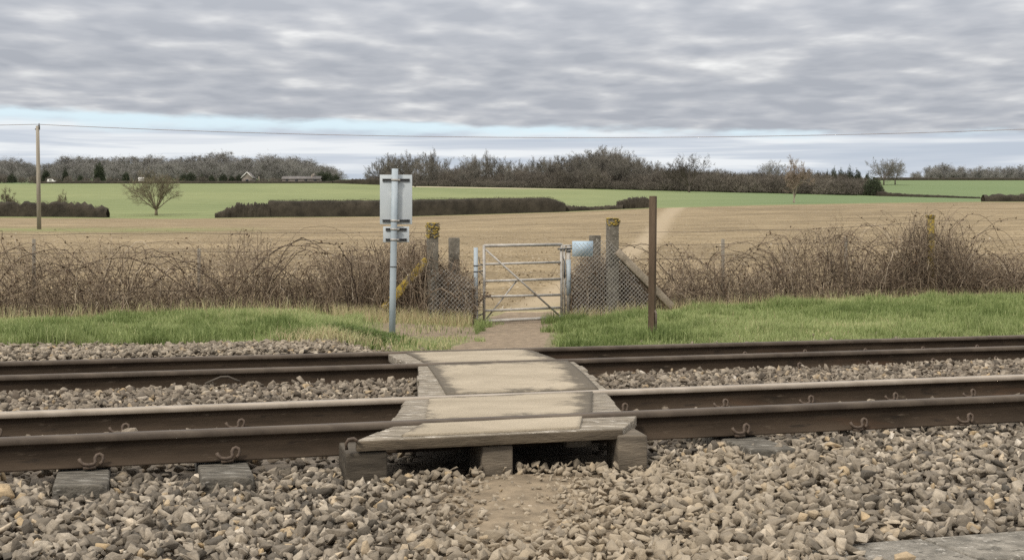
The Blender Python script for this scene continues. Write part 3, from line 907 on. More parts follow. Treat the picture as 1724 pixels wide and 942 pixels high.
r = np.random.default_rng(11)
pos_l, size_l, dust_l, rust_l = [], [], [], []
for (n0, n1, sp, dz, lay) in ((-3.4, -.0, .054, 0, 2), (.09, 1.42, .075, 0, 1), (1.58, 3.46, .058, 0, 2), (3.6, 4.95, .085, 0, 1), (5.1, 6.75, .058, 0, 2)):
    for L_ in range(lay):
        ss_ = np.arange(-6.5, 13.5, sp); nn_ = np.arange(n0, n1, sp)
        SSx, NNx = np.meshgrid(ss_, nn_)
        SSx = (SSx + r.uniform(-.5, .5, SSx.shape) * sp).ravel(); NNx = (NNx + r.uniform(-.5, .5, NNx.shape) * sp).ravel()
        NNx = np.clip(NNx, n0, n1)
        p = sn(SSx, NNx)
        px = CX + F * p[:, 0] / np.maximum(p[:, 1], 2)
        y_ = HY + F * 1.2 / np.maximum(p[:, 1], 1)
        keep = (px > -260) & (px < 2000) & (y_ < 1130)
        mud = np.exp(-((px - 875) / 140) ** 2) * np.clip((-.42 - NNx) * 5, 0, 1) * np.clip((NNx + 1.75) * 3, 0, 1)
        keep &= r.uniform(0, 1, len(px)) > mud * .16
        # boards cover the ground between the rails
        deck = (px > 700) & (px < 1010) & (NNx > .05) & (NNx < 5)
        keep &= ~deck
        # keep the bare sleeper tops and the concrete strip clear
        for sl, nn0 in ((-2.235, -.44), (-1.56, -.34), (-2.94, -.36), (1.36, -.25)):
            keep &= ~((abs(SSx - sl) < .13) & (NNx > nn0 + .03 * r.normal(size=len(px))) & (NNx < .1))
        for b0, b1, nb in ((580, 660, -.452), (808, 872, -.445), (1042, 1100, -.515)):
            keep &= ~((px > b0) & (px < b1) & (NNx > nb) & (NNx < 0))
        spill = np.clip(((SSx > -.12) & (SSx < .55 + .1 * r.normal(size=len(px)))) * 1.0 + (SSx < -.7) * 1.0, 0, 1)
        on_edge = (NNx < -2.27) & (NNx > -2.72)
        keep &= ~(on_edge & (r.uniform(0, 1, len(px)) > spill * .9 + .01))
        keep &= ~((NNx > 5.75) & (px > 660) & (r.uniform(0, 1, len(px)) > .08))
        keep &= ~((NNx > 5.3) & (px > 770) & (px < 960) & (r.uniform(0, 1, len(px)) > .12))
        under = (px > 600) & (px < 1050) & (NNx > -.46) & (NNx < 0)
        SSx, NNx, p, px, mud, under = SSx[keep], NNx[keep], p[keep], px[keep], mud[keep], under[keep]
        z = bed_z(SSx, NNx, px) + r.uniform(-.025, .016, len(px)) - mud * .02 - under * np.where(NNx > -.36, .085, .0)
        z = np.where((NNx < -2.27) & (NNx > -2.72), .018, z)
        p[:, 2] = z
        pathd = np.exp(-((px - 960) / np.where(px < 960, 250, 420)) ** 2) * (NNx < -.3) + np.exp(-((px - 860) / 200) ** 2) * (NNx > 5) * .5
        sz = r.uniform(.025, .051, len(px)) * (1 - .42 * mud) * (1 - .12 * np.exp(-((px - 880) / 200) ** 2))
        q_ = r.uniform(0, 1, len(px)); sz *= np.where(q_ > .93, 1.4, np.where(q_ < .25, .6, 1))
        pos_l.append(p); size_l.append(sz)
        dust_l.append(np.clip(pathd * .85 + r.uniform(-.15, .12, len(px)) + (NNx > 5) * .25, 0, 1))
        rl = np.exp(-((NNx - 0) / .25) ** 2) * .1 + ((NNx > .05) & (NNx < 5)) * r.uniform(.05, .6, len(px))
        rust_l.append(np.clip(rl, 0, 1))
pos = np.concatenate(pos_l); K = len(pos)
tone = np.clip(r.beta(1.5, 1.7, K), 0, 1)
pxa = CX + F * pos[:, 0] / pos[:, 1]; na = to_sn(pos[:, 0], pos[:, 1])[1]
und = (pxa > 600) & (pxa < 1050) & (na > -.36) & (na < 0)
tone[und] *= .3  # stones under the front plank darkened, painting in the deep shade there
dust_a = np.concatenate(dust_l); rust_shade_a = np.concatenate(rust_l)
dust_a[und] *= .1; rust_shade_a[und] = .9  # less dust and full rust brown add to that painted shade
o = scatter('ballast', pos, np.concatenate(size_l), tone, dust_a, rust_shade_a, r)
tag(o, 'crushed grey brown railway stones around both tracks', 'ballast', kind='stuff')
print('stones', K)

# ------------------------------------------------------------------ clods and flints on the ploughed field
def build_clod(t, vec):
    return t.ramp(A(t, 'tone').outputs['Fac'], [(0.0, (0.155, 0.118, 0.07)), (0.5, (0.205, 0.157, 0.097)), (0.8, (0.245, 0.19, 0.122)), (0.93, (0.38, 0.32, 0.24)), (1.0, (0.55, 0.5, 0.43))])


M['clod'] = attr_mat('clods and flints', build_clod, 0.95)
r = np.random.default_rng(71)
K = 60000
D = 18.0 * (120 / 18.0) ** (r.uniform(0, 1, K) ** .9)
px = r.uniform(-250, 2000, K)
X = (px - CX) / F * D
s, n = to_sn(X, D)
pcl = np.interp(D, cl_[:, 1], cl_[:, 0]); pwl = np.interp(D, cl_[:, 1], cl_[:, 2]) * F / D
keep = (n > NF + .25) & ((np.abs(px - pcl) > pwl) | (r.uniform(0, 1, K) < .15)) & (r.uniform(0, 1, K) < np.clip(1.15 - D / 105, 0, 1))
X, D = X[keep], D[keep]
Z = height(X, D) + .004
sz = r.lognormal(-4.35, .45, len(X)) * np.clip(D / 24, .8, 1.7)
o = scatter('field_clods', np.stack([X, D, Z], -1), np.clip(sz, .008, .09), r.beta(1.6, 2.0, len(X)) + (r.uniform(0, 1, len(X)) > .93) * .3, np.zeros(len(X)), np.zeros(len(X)), r)
o.data.materials.clear(); o.data.materials.append(M['clod'])
tag(o, 'small clods and pale flints lying on the brown ploughed field', 'clods', kind='stuff')

# ------------------------------------------------------------------ grass
def blades(name, X, Y, Z, Hh, lean, tone, wdt, r, label, cat):
    K = len(X)
    a = r.uniform(0, 2 * np.pi, K)
    d = np.stack([np.cos(a), np.sin(a), np.zeros(K)], -1)
    b = r.uniform(0, 2 * np.pi, K)
    ld = np.stack([np.cos(b), np.sin(b), np.zeros(K)], -1) * lean[:, None]
    P0 = np.stack([X, Y, Z], -1)
    up = np.array([0, 0, 1.0])
    P1 = P0 + up * (Hh * .55)[:, None] + ld * (Hh * .3)[:, None]
    P2 = P0 + up * (Hh * (1 - .35 * np.minimum(lean, 1)))[:, None] + ld * (Hh * .95)[:, None]
    wv = d * wdt[:, None]
    V = np.stack([P0 - wv, P0 + wv, P1 + wv * .75, P1 - wv * .75, P2], 1).reshape(-1, 3)
    base = np.arange(K)[:, None] * 5
    q = base + np.array([[0, 1, 2, 3]]); t3 = base + np.array([[3, 2, 4]])
    o = mesh_obj(name, V, [q, t3], M['grass'], attrs={'tone': np.repeat(tone, 5)})
    return tag(o, label, cat, kind='stuff')


r = np.random.default_rng(21)
K = 420000
s = r.uniform(-8, 16, K); n = r.uniform(5.75, 11.1, K)
p = sn(s, n); px = CX + F * p[:, 0] / p[:, 1]
lim = np.where(px < 600, 6.55, np.where(px < 780, 6.25, 5.75)) + (fbm(s * 1.5, n * 0 + 3, 41) - .5) * .5
cpt = np.interp(p[:, 1], cl_[:, 1], cl_[:, 0]); cwt = np.interp(p[:, 1], cl_[:, 1], cl_[:, 2]) * F / p[:, 1]
onpath = np.abs(px - cpt) < cwt * (.95 + (fbm(s * 2.6, n * 2.6, 43) - .5) * 1.8) - 3
cl2 = fbm(s * 1.6, n * 1.6, 51)
cov = np.where(px < 610, 1.0, np.where(px < 800, np.where(n > 8.2, .07, .45), 1.0)) * np.clip(.55 + 1.2 * (cl2 - .3), .3, 1)
bare_post = ((px - 1110) / 55) ** 2 + ((p[:, 1] - 14.9) / .5) ** 2 < 1
keep = (px > -260) & (px < 2000) & (n > lim) & ~onpath & (r.uniform(0, 1, K) < cov) & ~(bare_post & (r.uniform(0, 1, K) < .6))
s, n, p, px, cl2 = s[keep], n[keep], p[keep], px[keep], cl2[keep]
z = bed_z(s, n, px) - .005
big = fbm(s * .55, n * .55, 57)
tuft = np.clip((fbm(s * 2.3, n * 2.3, 63) - .5) * 4, 0, 1)
hh = r.uniform(.045, .11, len(s)) * (.45 + .9 * cl2 + 1.0 * tuft) * np.where((px > 640) & (px < 800), .6, 1) * np.clip((n - 5.6) * 1.6, .5, 1)
hh *= np.where((px > 910) & (px < 985) & (n > 10.0), 1.7, 1)
tone = np.clip(.1 + .75 * big + .35 * (fbm(s * 3.1, n * 3.1, 67) - .5) - .18 * tuft + r.normal(0, .13, len(s)) + .12 * (n > 9.5) * (px < 700) + (r.uniform(0, 1, len(s)) > .95) * .4, 0, 1)
tone = np.where((px > 640) & (px < 780) & (r.uniform(0, 1, len(s)) < .45), .95, tone)
tone = np.where((px > 910) & (px < 985) & (n > 10.0), tone * .4, tone)
blades('grass', p[:, 0], p[:, 1], z, hh, np.abs(r.normal(.3, .35, len(s))), tone, r.uniform(.0025, .0055, len(s)), r,
       'short green grass on the bank beyond the tracks', 'grass')
print('blades', len(s))
K = 60000
s = r.uniform(-8, 16, K); n = r.normal(11.0, .35, K)
p = sn(s, n); px = CX + F * p[:, 0] / p[:, 1]
cov = np.where(px < 560, .12, np.where(px < 800, 1.4, np.where(px < 1100, .35, .12)))
keep = (px > -260) & (px < 2000) & ~((px > 795) & (px < 955)) & (r.uniform(0, 1, K) < cov)
s, n, p, px = s[keep], n[keep], p[keep], px[keep]
blades('dry_grass', p[:, 0], p[:, 1], height(p[:, 0], p[:, 1]), r.uniform(.1, .3, len(s)), np.abs(r.normal(.35, .3, len(s))), np.clip(r.normal(.97, .05, len(s)), .8, 1), r.uniform(.0015, .003, len(s)), r,
       'straw coloured dead grass along the foot of the fence', 'dry grass')
K = 1400   # dead tufts where the stones meet the grass, left of the boardwalk
px = r.normal(560, 45, K); n = r.normal(6.6, .18, K)
p = pn(px, n); s, n2_ = to_sn(p[:, 0], p[:, 1])
blades('dead_tuft', p[:, 0], p[:, 1], bed_z(s, n2_, px), r.uniform(.08, .2, K), np.abs(r.normal(.7, .4, K)), np.clip(r.normal(.96, .06, K), .8, 1), r.uniform(.002, .0035, K), r,
       'matted dead grass where the stones meet the bank', 'dry grass')

# ------------------------------------------------------------------ signs, posts, gate
def gz(px, D): return ground_at(px, D)


# sign seen from behind
Ds = 15.0
b = gz(660, Ds); tip = at(665, 284, Ds)
root = thing('road_sign', 'grey metal sign seen from behind, two plates on a leaning pale pole', 'sign', tuple(b))
mb = MB(); mb.tube([b - np.array([0, 0, .1]), b + (tip - b) * .3, b + (tip - b) * .6, tip], .038, 16)
mb.build('pole', M['bluegrey'], root, smooth=False)
ax = np.array([1, .02, 0]); upv = (tip - b) / np.linalg.norm(tip - b)
for nm, (x0, x1, y0, y1), bars in (('main_plate', (639.5, 694, 294, 377.5), (303, 371.5)), ('lower_plate', (645, 689, 381, 407.5), (386, 403.5))):
    c = (at(x0, y0, Ds + .06) + at(x1, y1, Ds + .06)) / 2
    mb = MB(); mb.box(c, ((x1 - x0) / F * Ds, .004, (y1 - y0) / F * Ds), ax, upv)
    pl = bevel(mb.build(nm, M['signback'], root), .0015)
    for yb in bars:
        cc = (at(x0, yb, Ds + .05) + at(x1, yb, Ds + .05)) / 2
        mb = MB()
        L_ = (x1 - x0) / F * Ds - .06
        mb.box(cc + np.array([0, 0, .012]), (L_, .018, .006), ax, upv)
        mb.box(cc - np.array([0, 0, .012]), (L_, .018, .006), ax, upv)
        mb.box(cc + np.array([0, .007, 0]), (L_, .003, .03), ax, upv)
        o = mb.build('channel', M['darkmetal'], pl)
        o.data.transform(__import__('mathutils').Matrix.Translation(-Vector(root.location)))
    for yb in bars:
        mb = MB()
        f = (at(0, yb, Ds)[2] - b[2]) / (tip[2] - b[2])
        q = b + (tip - b) * f
        mb.tube([q - upv * .012, q + upv * .012], .0425, 16)
        mb.box(q + np.array([.05, 0, 0]), (.03, .02, .022), ax, upv)
        mb.build('clamp', M['galv'], root)
mb = MB(); q = b + (tip - b) * .42; mb.tube([q - upv * .006, q + upv * .006], .0415, 16); mb.build('band', M['darkmetal'], root)

# brown steel post
Dp = 14.8
b = gz(1093, Dp); tip = at(1104.5, 330, Dp)
root = thing('brown_post', 'leaning rusty brown square post on the grass bank right of the gate', 'post', tuple(b))
upv = (tip - b) / np.linalg.norm(tip - b)
mb = MB(); mb.box((b + tip) / 2 - upv * .05, (.078, .06, np.linalg.norm(tip - b) + .1), (math.cos(.5), -math.sin(.5), 0), upv)
bevel(mb.build('shaft', M['rustpost'], root), .006)
mb = MB(); mb.tube([b + np.array([.07, -.06, .0]), b + np.array([.075, -.05, .26]), b + np.array([.062, -.04, .3])], .012, 6)
mb.build('tie_strip', M['fencewire'], root)

# gate
z0 = float(gz(880, 18.7)[2])
DG = 18.74


def gp(px, py): return pn(px, NF) * np.array([1, 1, 0]) + np.array([0, 0, EYE + (HY - py) / F * pn(px, NF)[1]])


root = thing('field_gate', 'closed galvanised tubular gate with six bars and a diagonal brace', 'gate', tuple(gp(880, 543)))
gal = M['galv']
mb = MB(); mb.tube([gp(815, 544), gp(815, 412)], .021, 12); mb.build('hinge_stile', gal, root)
mb = MB(); mb.tube([gp(945.5, 535), gp(945, 410)], .021, 12); mb.build('latch_stile', gal, root)
for (yl, yr, rr) in ((413.5, 411.5, .023), (444.5, 441.2, .018), (473, 469.4, .018), (499, 496, .018), (522.7, 517.5, .018), (540.5, 534.5, .024)):
    mb = MB(); mb.tube([gp(815, yl), gp(945, yr)], rr, 12); mb.build('bar', gal, root)
fwd = nvec * -.026
mb = MB(); mb.tube([gp(817, 420) + fwd, gp(941, 531) + fwd], .014, 8); mb.build('brace', gal, root)
mb = MB(); mb.tube([gp(820, 536) - fwd, gp(872, 471) - fwd], .011, 8); mb.build('brace', gal, root)
mb = MB(); mb.tube([gp(938, 419) + fwd, gp(962, 418) + fwd], .012, 8); mb.tube([gp(949.5, 441) + fwd, gp(949.5, 467) + fwd], .014, 8); mb.tube([gp(949.5, 441) + fwd, gp(947, 430)], .007, 6); mb.build('latch', M['darkmetal'], root)
mb = MB()
for yb in (447, 457, 530):
    mb.tube([gp(803, yb) + fwd * .6, gp(816, yb - 2)], .009, 8)
mb.tube([gp(806, 432), gp(808, 443), gp(813, 446)], .006, 6); mb.tube([gp(805, 456), gp(810, 460), gp(814, 464)], .006, 6)
mb.build('hinge', M['darkmetal'], root)
mb = MB(); mb.box(gp(944, 533) + fwd, (.07, .05, .05), tvec); bevel(mb.build('stop_shoe', M['galv'], root), .006)

gpl = gp(801, 417)
root = thing('gate_post', 'blue grey round steel post holding the gate hinges', 'gate post', tuple(gp(801, 547)), 'gate posts')
mb = MB(); mb.tube([gp(801, 553), gp(801, 523)], .034, 16); mb.build('lower_tube', M['galv'], root)
mb = MB(); mb.tube([gp(801, 523), gp(801, 416.5)], .031, 16); mb.build('tube', M['bluegrey'], root)
mb = MB()
for yb in (447, 457, 522):
    mb.tube([gp(801, yb + 1), gp(801, yb - 1)], .036, 16)
mb.build('collar', M['darkmetal'], root)
root = thing('gate_post', 'rusty steel post with a blue grey sleeve on the latch side of the gate', 'gate post', tuple(gp(956, 533)), 'gate posts')
mb = MB(); mb.tube([gp(957, 538), gp(957, 414)], .030, 16); mb.build('tube', M['galv'], root)
mb = MB(); mb.tube([gp(957.5, 497), gp(957, 437)], .037, 16); mb.build('sleeve', M['bluegrey'], root)
mb = MB(); mb.tube([gp(950.5, 534), gp(950, 412)], .017, 10); mb.tube([gp(949, 413), gp(962, 413)], .013, 8); mb.build('keeper', M['galv'], root)
mb = MB(); mb.tube([gp(957, 424), gp(957, 421)], .038, 14); mb.build('collar', M['darkmetal'], root)

# concrete posts
def conc_post(label, px, ytop, n_, wd, lean=(0, 0), cap=None, strut=None, lichen=None):
    b = pn(px, n_, 0); b[2] = float(height(np.array([b[0]]), np.array([b[1]]))[0])
    top = b.copy(); top[2] = EYE + (HY - ytop) / F * b[1]
    top = top + np.array([lean[0], lean[1], 0])
    root = thing('concrete_post', label, 'fence post', tuple(b), 'old concrete posts beside the gate')
    upv = (top - b) / np.linalg.norm(top - b)
    H_ = np.linalg.norm(top - b)
    mb = MB(); mb.box((b + top) / 2 - upv * .1, (wd, wd * .9, H_ + .2), tvec, upv)
    bevel(mb.build('shaft', M['lichen'] if lichen == 'all' else M['concrete'], root), .014)
    rr = np.random.default_rng(int(px))
    if cap:     # crust of yellow lichen, lumps standing off the concrete
        mb = MB(); V, Fc = STONES[3]
        for i in range(int(cap * 560 + 60)):
            q = top - upv * rr.uniform(-.01, cap)
            side = rr.integers(0, 3)
            e = rr.uniform(-.5, .5)
            off = (tvec * e * wd - nvec * wd * .45) if side == 0 else ((tvec * wd * .5 * (1 if e > 0 else -1) - nvec * wd * rr.uniform(-.45, .45)) if side == 1 else tvec * e * wd + upv * .0)
            if side == 2: q = top + upv * .003; off = tvec * e * wd + nvec * wd * rr.uniform(-.45, .45)
            mb.add(V * np.array([.025, .025, .016]) * rr.uniform(.4, 1.6) + q + off, Fc)
        mb.build('lichen_crust', M['lichen'], root)
    if strut:
        p0, p1, m_ = strut
        d = p1 - p0
        mb = MB(); mb.box((p0 + p1) / 2, (np.linalg.norm(d), .11, .11), d, (0, 0, 1))
        bevel(mb.build('strut', m_, root), .012)
    return root


M['concrete_lichen'] = mat('concrete with lichen', (0.15, 0.128, 0.098), (0.27, 0.235, 0.185), 7.0, 0.92, 0.5, 40, extra=chain(spots((0.42, 0.30, 0.055), 4.0, 0.46, 0.54, 1.0), spots((0.14, 0.115, 0.08), 15.0, 0.56, 0.62, .8)))
fp = lambda px, py, n_: np.array([*pn(px, n_)[:2], EYE + (HY - py) / F * pn(px, n_)[1]])
conc_post('tall concrete post left of the gate, yellow lichen on top, strut on its left', 728, 376, 11.05, .15, cap=.2,
          strut=(fp(646, 520, 11.12), fp(718, 437, 11.12), M['concrete_lichen']))
conc_post('mottled dark concrete post between the lichen topped post and the gate hinges', 767, 400, 11.5, .145, lean=(-.05, 0))
conc_post('tall concrete post right of the gate, yellow lichen crown, strut on its right', 1031, 368, 11.05, .16, cap=.1,
          strut=(fp(1038, 423, 10.97), fp(1130, 516, 10.97), M['strut']))
conc_post('shorter leaning concrete post behind the pale blue plate', 998, 396, 11.6, .15, lean=(.07, 0))
b = pn(1568, 11.5)
conc_post('thin post covered in yellow lichen standing in the tallest bramble bush', 1569, 363, 11.62, .095, lean=(-.03, 0), cap=.03, lichen='all')


# chain link
def chain_link(label, px0, px1, n_, ztop, cell=.064, cut=None):
    a, b2 = pn(px0, n_), pn(px1, n_)
    L_ = np.linalg.norm((b2 - a)[:2])
    dirv = (b2 - a) / L_; dirv[2] = 0
    zb = float(height(np.array([(a[0] + b2[0]) / 2]), np.array([(a[1] + b2[1]) / 2]))[0]) + .02
    H_ = ztop - zb
    Ps = []
    for sgn in (1, -1):
        for i in np.arange(-int(H_ / cell) - 1, int(L_ / cell) + 1 + (0 if sgn > 0 else int(H_ / cell))):
            if sgn > 0: x0, z0 = i * cell, 0
            else: x0, z0 = (i + int(H_ / cell) + 1) * cell, 0
            # line z = sgn*(x-x0)
            ts = np.linspace(0, H_, 25)
            xs = x0 + sgn * ts
            ok = (xs >= 0) & (xs <= L_)
            if cut: ok &= ts <= np.interp(xs / L_, cut[0], cut[1]) * H_
            idx = np.where(ok)[0]
            if len(idx) < 2: continue
            t0, t1 = ts[idx[0]], ts[idx[-1]]
            tq = np.linspace(t0, t1, 6)
            xq = x0 + sgn * tq
            bulge = (vnoise(xq * 3, tq * 3, 5) - .5) * .05
            Ps.append(a[None] * np.array([1, 1, 0]) + dirv[None] * xq[:, None] + np.array([0, 0, 1.0])[None] * (zb + tq)[:, None] + nvec[None] * bulge[:, None])
    Ps = np.array(Ps)
    V, Fq = tubes(Ps, np.full(Ps.shape[:2], .0028), 3)
    c0 = (a + b2) / 2; c0[2] = zb
    o = mesh_obj('chain_link_panel', V, [Fq], M['wire'], origin=tuple(c0))
    return tag(o, label, 'wire mesh')


chain_link('sagging chain link mesh between the left concrete post and the hinge post', 722, 797, 10.93, .78, cut=([0, .5, .9, 1], [1, .95, .82, .75]))
chain_link('chain link mesh right of the gate, running past the lichen crowned post', 961, 1094, 10.92, 1.17, cut=([0, .3, .5, .62, 1], [.97, 1, 1, .82, .27]))

# pale plate wired to the mesh
c0, c1 = fp(963.5, 405.5, 10.97), fp(998.5, 431.5, 10.97)
mb = MB(); mb.box((c0 + c1) / 2, (np.linalg.norm((c1 - c0)[:2]), .004, abs(c1[2] - c0[2])), c1 * [1, 1, 0] - c0 * [1, 1, 0])
o = mb.build('notice_plate', M['plate'], origin=tuple((c0 + c1) / 2))
tag(o, 'blank pale blue plate wired behind the mesh just right of the gate', 'plate')

# post and wire fence, two lengths
def wire_fence(label, pxs, ytops, wires, px_end, base_n=12.0):
    root = thing('wire_fence', label, 'fence', tuple(pn(pxs[0], base_n, 0)), 'post and wire fence along the field')
    for px, yt in zip(pxs, ytops):
        b = pn(px, base_n, 0); b[2] = float(height(np.array([b[0]]), np.array([b[1]]))[0]) - .05
        top = b.copy(); top[2] = EYE + (HY - yt) / F * b[1]
        mb = MB(); mb.box((b + top) / 2, (.045, .045, top[2] - b[2]), tvec)
        bevel(mb.build('post', M['pole'], root), .006)
    for w_ in wires:
        pxq = np.linspace(px_end[0], px_end[1], 24)
        hz = np.interp(pxq, [p_[0] for p_ in w_], [p_[1] for p_ in w_])
        pts = [np.array([*pn(q, base_n - .05)[:2], EYE + (HY - y_) / F * pn(q, base_n - .05)[1] - .015 * math.sin(q * .02) ** 2]) for q, y_ in zip(pxq, hz)]
        mb = MB(); mb.tube(pts, .0035, 5, caps=False)
        mb.build('wire', M['fencewire'], root)
    return root


wire_fence('post and wire fence buried in brambles left of the gate', [-160, 57, 335], [402, 402, 418],
           [[(-200, 395), (720, 390)], [(-200, 427), (720, 420)], [(-200, 455), (720, 450)], [(-200, 490), (720, 488)], [(-200, 510), (720, 508)]], (-200, 722))
wire_fence('post and wire fence behind the bramble bushes right of the gate', [1217, 1424], [402, 398],
           [[(1040, 392), (1400, 384), (1560, 372), (1960, 368)], [(1040, 412), (1960, 400)], [(1040, 436), (1960, 424)], [(1040, 470), (1960, 455)]], (1040, 1960))

# ------------------------------------------------------------------ brambles
def bramble(label, px0, px1, ytop, dens, seed, lean_leaf=1.0, n0=11.25, n1=12.2, dark=0.0, reach_k=1.0, tb=2.0, group='bramble bushes along the fence'):
    r = np.random.default_rng(seed)
    mid = pn((px0 + px1) / 2, (n0 + n1) / 2, 0)
    root = thing('bramble_bush', label, 'bramble', (mid[0], mid[1], float(height(mid[0:1], mid[1:2])[0])), group)
    width = np.linalg.norm(pn(px1, n0) - pn(px0, n0))
    Pall, Rall, Tall = [], [], []
    # arching canes
    K = int(dens * width * 200)
    S = 14
    px = r.uniform(px0, px1, K); n = r.uniform(n0, n1, K)
    b = pn(px, n, 0); b[:, 2] = height(b[:, 0], b[:, 1])
    yt = np.interp(px, ytop[0], ytop[1])
    Hm = EYE + (HY - yt) / F * b[:, 1] - b[:, 2]
    Hc = Hm * (r.beta(1.5, 1.7, K) * 1.1 + .1) * (.62 + .5 * vnoise(px / 30.0, px * 0, seed) + .5 * vnoise(px / 85.0, px * 0 + 3, seed))
    Hc = np.minimum(Hc * 1.12, Hm * 1.06)
    reach = r.normal(0, .6, K) * np.minimum(1.3, .5 + Hc) * reach_k
    tend = r.uniform(.45, 1.0, K)
    t = np.linspace(0, 1, S)[None] * tend[:, None]
    arch = np.clip(4 * t * .5 * (1 - t * .5), 0, None) ** .8
    arch = np.where(tend[:, None] > .8, np.sin(np.minimum(t * 1.0, 1) * np.pi * .82), np.sin(t * np.pi * .62))
    arch *= 1.0
    wob = np.cumsum(r.normal(0, .02, (K, S, 3)), 1)
    Pc = b[:, None, :] + tvec * (reach[:, None] * t ** 1.3)[..., None] + nvec * (r.normal(0, .25, K)[:, None] * t)[..., None]
    Pc[..., 2] += Hc[:, None] * arch
    Pc += wob
    Rr = np.broadcast_to(np.where(r.uniform(0, 1, K) > .8, r.uniform(.005, .009, K), r.uniform(.0022, .0045, K))[:, None] * np.linspace(1, .45, S)[None], (K, S))
    Pall.append(Pc); Rall.append(Rr); Tall.append(np.clip(r.normal(.5 - dark, .24, K), 0, 1))
    KB = max(3, int(width * 7))
    pxb = r.uniform(px0, px1, KB); bb_ = pn(pxb, r.uniform(n0, n0 + .5, KB), 0); bb_[:, 2] = height(bb_[:, 0], bb_[:, 1])
    hb = (EYE + (HY - np.interp(pxb, ytop[0], ytop[1])) / F * bb_[:, 1] - bb_[:, 2]) * r.uniform(.7, 1.04, KB)
    tq = np.linspace(0, 1, S)[None]
    rb = r.choice([-1, 1], KB) * r.uniform(.6, 1.7, KB) * reach_k
    Pb = bb_[:, None, :] + tvec * (rb[:, None] * tq ** 1.1)[..., None] + nvec * (r.normal(0, .12, KB)[:, None] * tq)[..., None]
    Pb[..., 2] += hb[:, None] * np.sin(np.minimum(tq * r.uniform(.4, .95, KB)[:, None], 1) * np.pi)
    Pb += np.cumsum(r.normal(0, .022, (KB, S, 3)), 1)
    Pall.append(Pb); Rall.append(np.broadcast_to(r.uniform(.006, .0105, KB)[:, None] * np.linspace(1, .5, S)[None], (KB, S))); Tall.append(np.clip(r.normal(.3, .15, KB), 0, 1))
    # low tangle
    K2 = int(dens * width * 880)
    px = r.uniform(px0, px1, K2); n = r.uniform(n0, n1, K2)
    c = pn(px, n, 0); zb = height(c[:, 0], c[:, 1])
    yt = np.interp(px, ytop[0], ytop[1])
    Hm = EYE + (HY - yt) / F * c[:, 1] - zb
    Hm = Hm * (.62 + .5 * vnoise(px / 30.0, px * 0, seed) + .4 * vnoise(px / 85.0, px * 0 + 3, seed))
    c[:, 2] = zb + Hm * np.abs(r.beta(1.0, tb, K2)) * .95
    d = r.normal(0, 1, (K2, 3)); d[:, 2] = np.abs(d[:, 2]) * .9; d /= np.linalg.norm(d, axis=1)[:, None]
    L_ = r.uniform(.12, .5, K2)
    t = np.linspace(-.5, .5, S)[None]
    bend = r.normal(0, .35, (K2, 3))
    Pt = c[:, None, :] + d[:, None, :] * (L_[:, None] * t)[..., None] + bend[:, None, :] * (L_[:, None] * t ** 2)[..., None]
    Pt += np.cumsum(r.normal(0, .006, (K2, S, 3)), 1)
    Pt[..., 2] = np.maximum(Pt[..., 2], zb[:, None])
    Rt = np.broadcast_to(r.uniform(.0016, .0038, K2)[:, None] * np.linspace(1, .5, S)[None], (K2, S))
    Pall.append(Pt); Rall.append(Rt); Tall.append(np.clip(r.normal(.52 - dark, .26, K2), 0, 1))
    Pa, Ra, Ta = np.concatenate(Pall), np.concatenate(Rall), np.concatenate(Tall)
    V, Fq = tubes(Pa, Ra, 3)
    mesh_obj('canes', V, [Fq], M['cane'], root, attrs={'tone': np.repeat(Ta, S * 3)})
    # shrivelled leaves near the cane tips
    KL = int(dens * width * 230 * lean_leaf)
    ci = r.integers(0, K, KL)
    pi_ = r.integers(S // 3, S, KL)
    ci[:KL // 5] = r.integers(0, KB, KL // 5)
    c = np.where((np.arange(KL) < KL // 5)[:, None], Pb[ci % KB, pi_], Pc[ci, pi_]) + r.normal(0, .014, (KL, 3))
    a = r.normal(0, 1, (KL, 3)); a /= np.linalg.norm(a, axis=1)[:, None]
    bb = np.cross(a, r.normal(0, 1, (KL, 3))); bb /= np.linalg.norm(bb, axis=1)[:, None]
    sz = r.uniform(.012, .027, KL)[:, None]
    fold = np.cross(a, bb) * sz * .5
    V = np.stack([c - a * sz, c - bb * sz * .6 + fold, c + a * sz * 1.2, c + bb * sz * .6 + fold], 1).reshape(-1, 3)
    i0 = np.arange(KL)[:, None] * 4
    mesh_obj('leaves', V, [np.concatenate([i0 + np.array([[0, 1, 2]]), i0 + np.array([[0, 2, 3]])])], M['dryleaf'], root)
    return root


bramble('bare bramble thicket at the far left, below the telegraph pole', -260, 175, ([-260, 0, 60, 120, 175], [410, 412, 405, 425, 415]), .9, 1)
bramble('bramble thicket with one tall arching cane, in front of the lone spreading tree', 165, 345, ([165, 200, 250, 300, 345], [400, 415, 452, 448, 425]), .84, 2)
bramble('wide bramble thicket beneath the dark trimmed hedge, left of the metal sign', 335, 560, ([335, 390, 440, 490, 560], [420, 400, 405, 445, 440]), .95, 3)
bramble('bramble thicket directly behind the metal sign and the lichen covered strut', 545, 705, ([545, 640, 680, 705], [432, 420, 418, 425]), 1.9, 4, .6, n0=11.0, reach_k=.6, tb=1.5)
bramble('dark twiggy clump between the left concrete posts and the hinge post', 690, 797, ([690, 725, 740, 765, 797], [415, 412, 430, 440, 475]), 4.2, 5, .4, 10.98, 11.8, -.05, .3, tb=1.25)
bramble('dark twiggy clump behind the mesh right of the gate', 962, 1096, ([962, 1000, 1040, 1096], [465, 438, 430, 490]), 3.4, 6, .7, 11.1, 12.0, .03, .3, tb=1.25)
bramble('low bramble bush just right of the brown post', 1100, 1290, ([1100, 1140, 1170, 1240, 1290], [465, 425, 402, 435, 452]), .85, 7, 1.1)
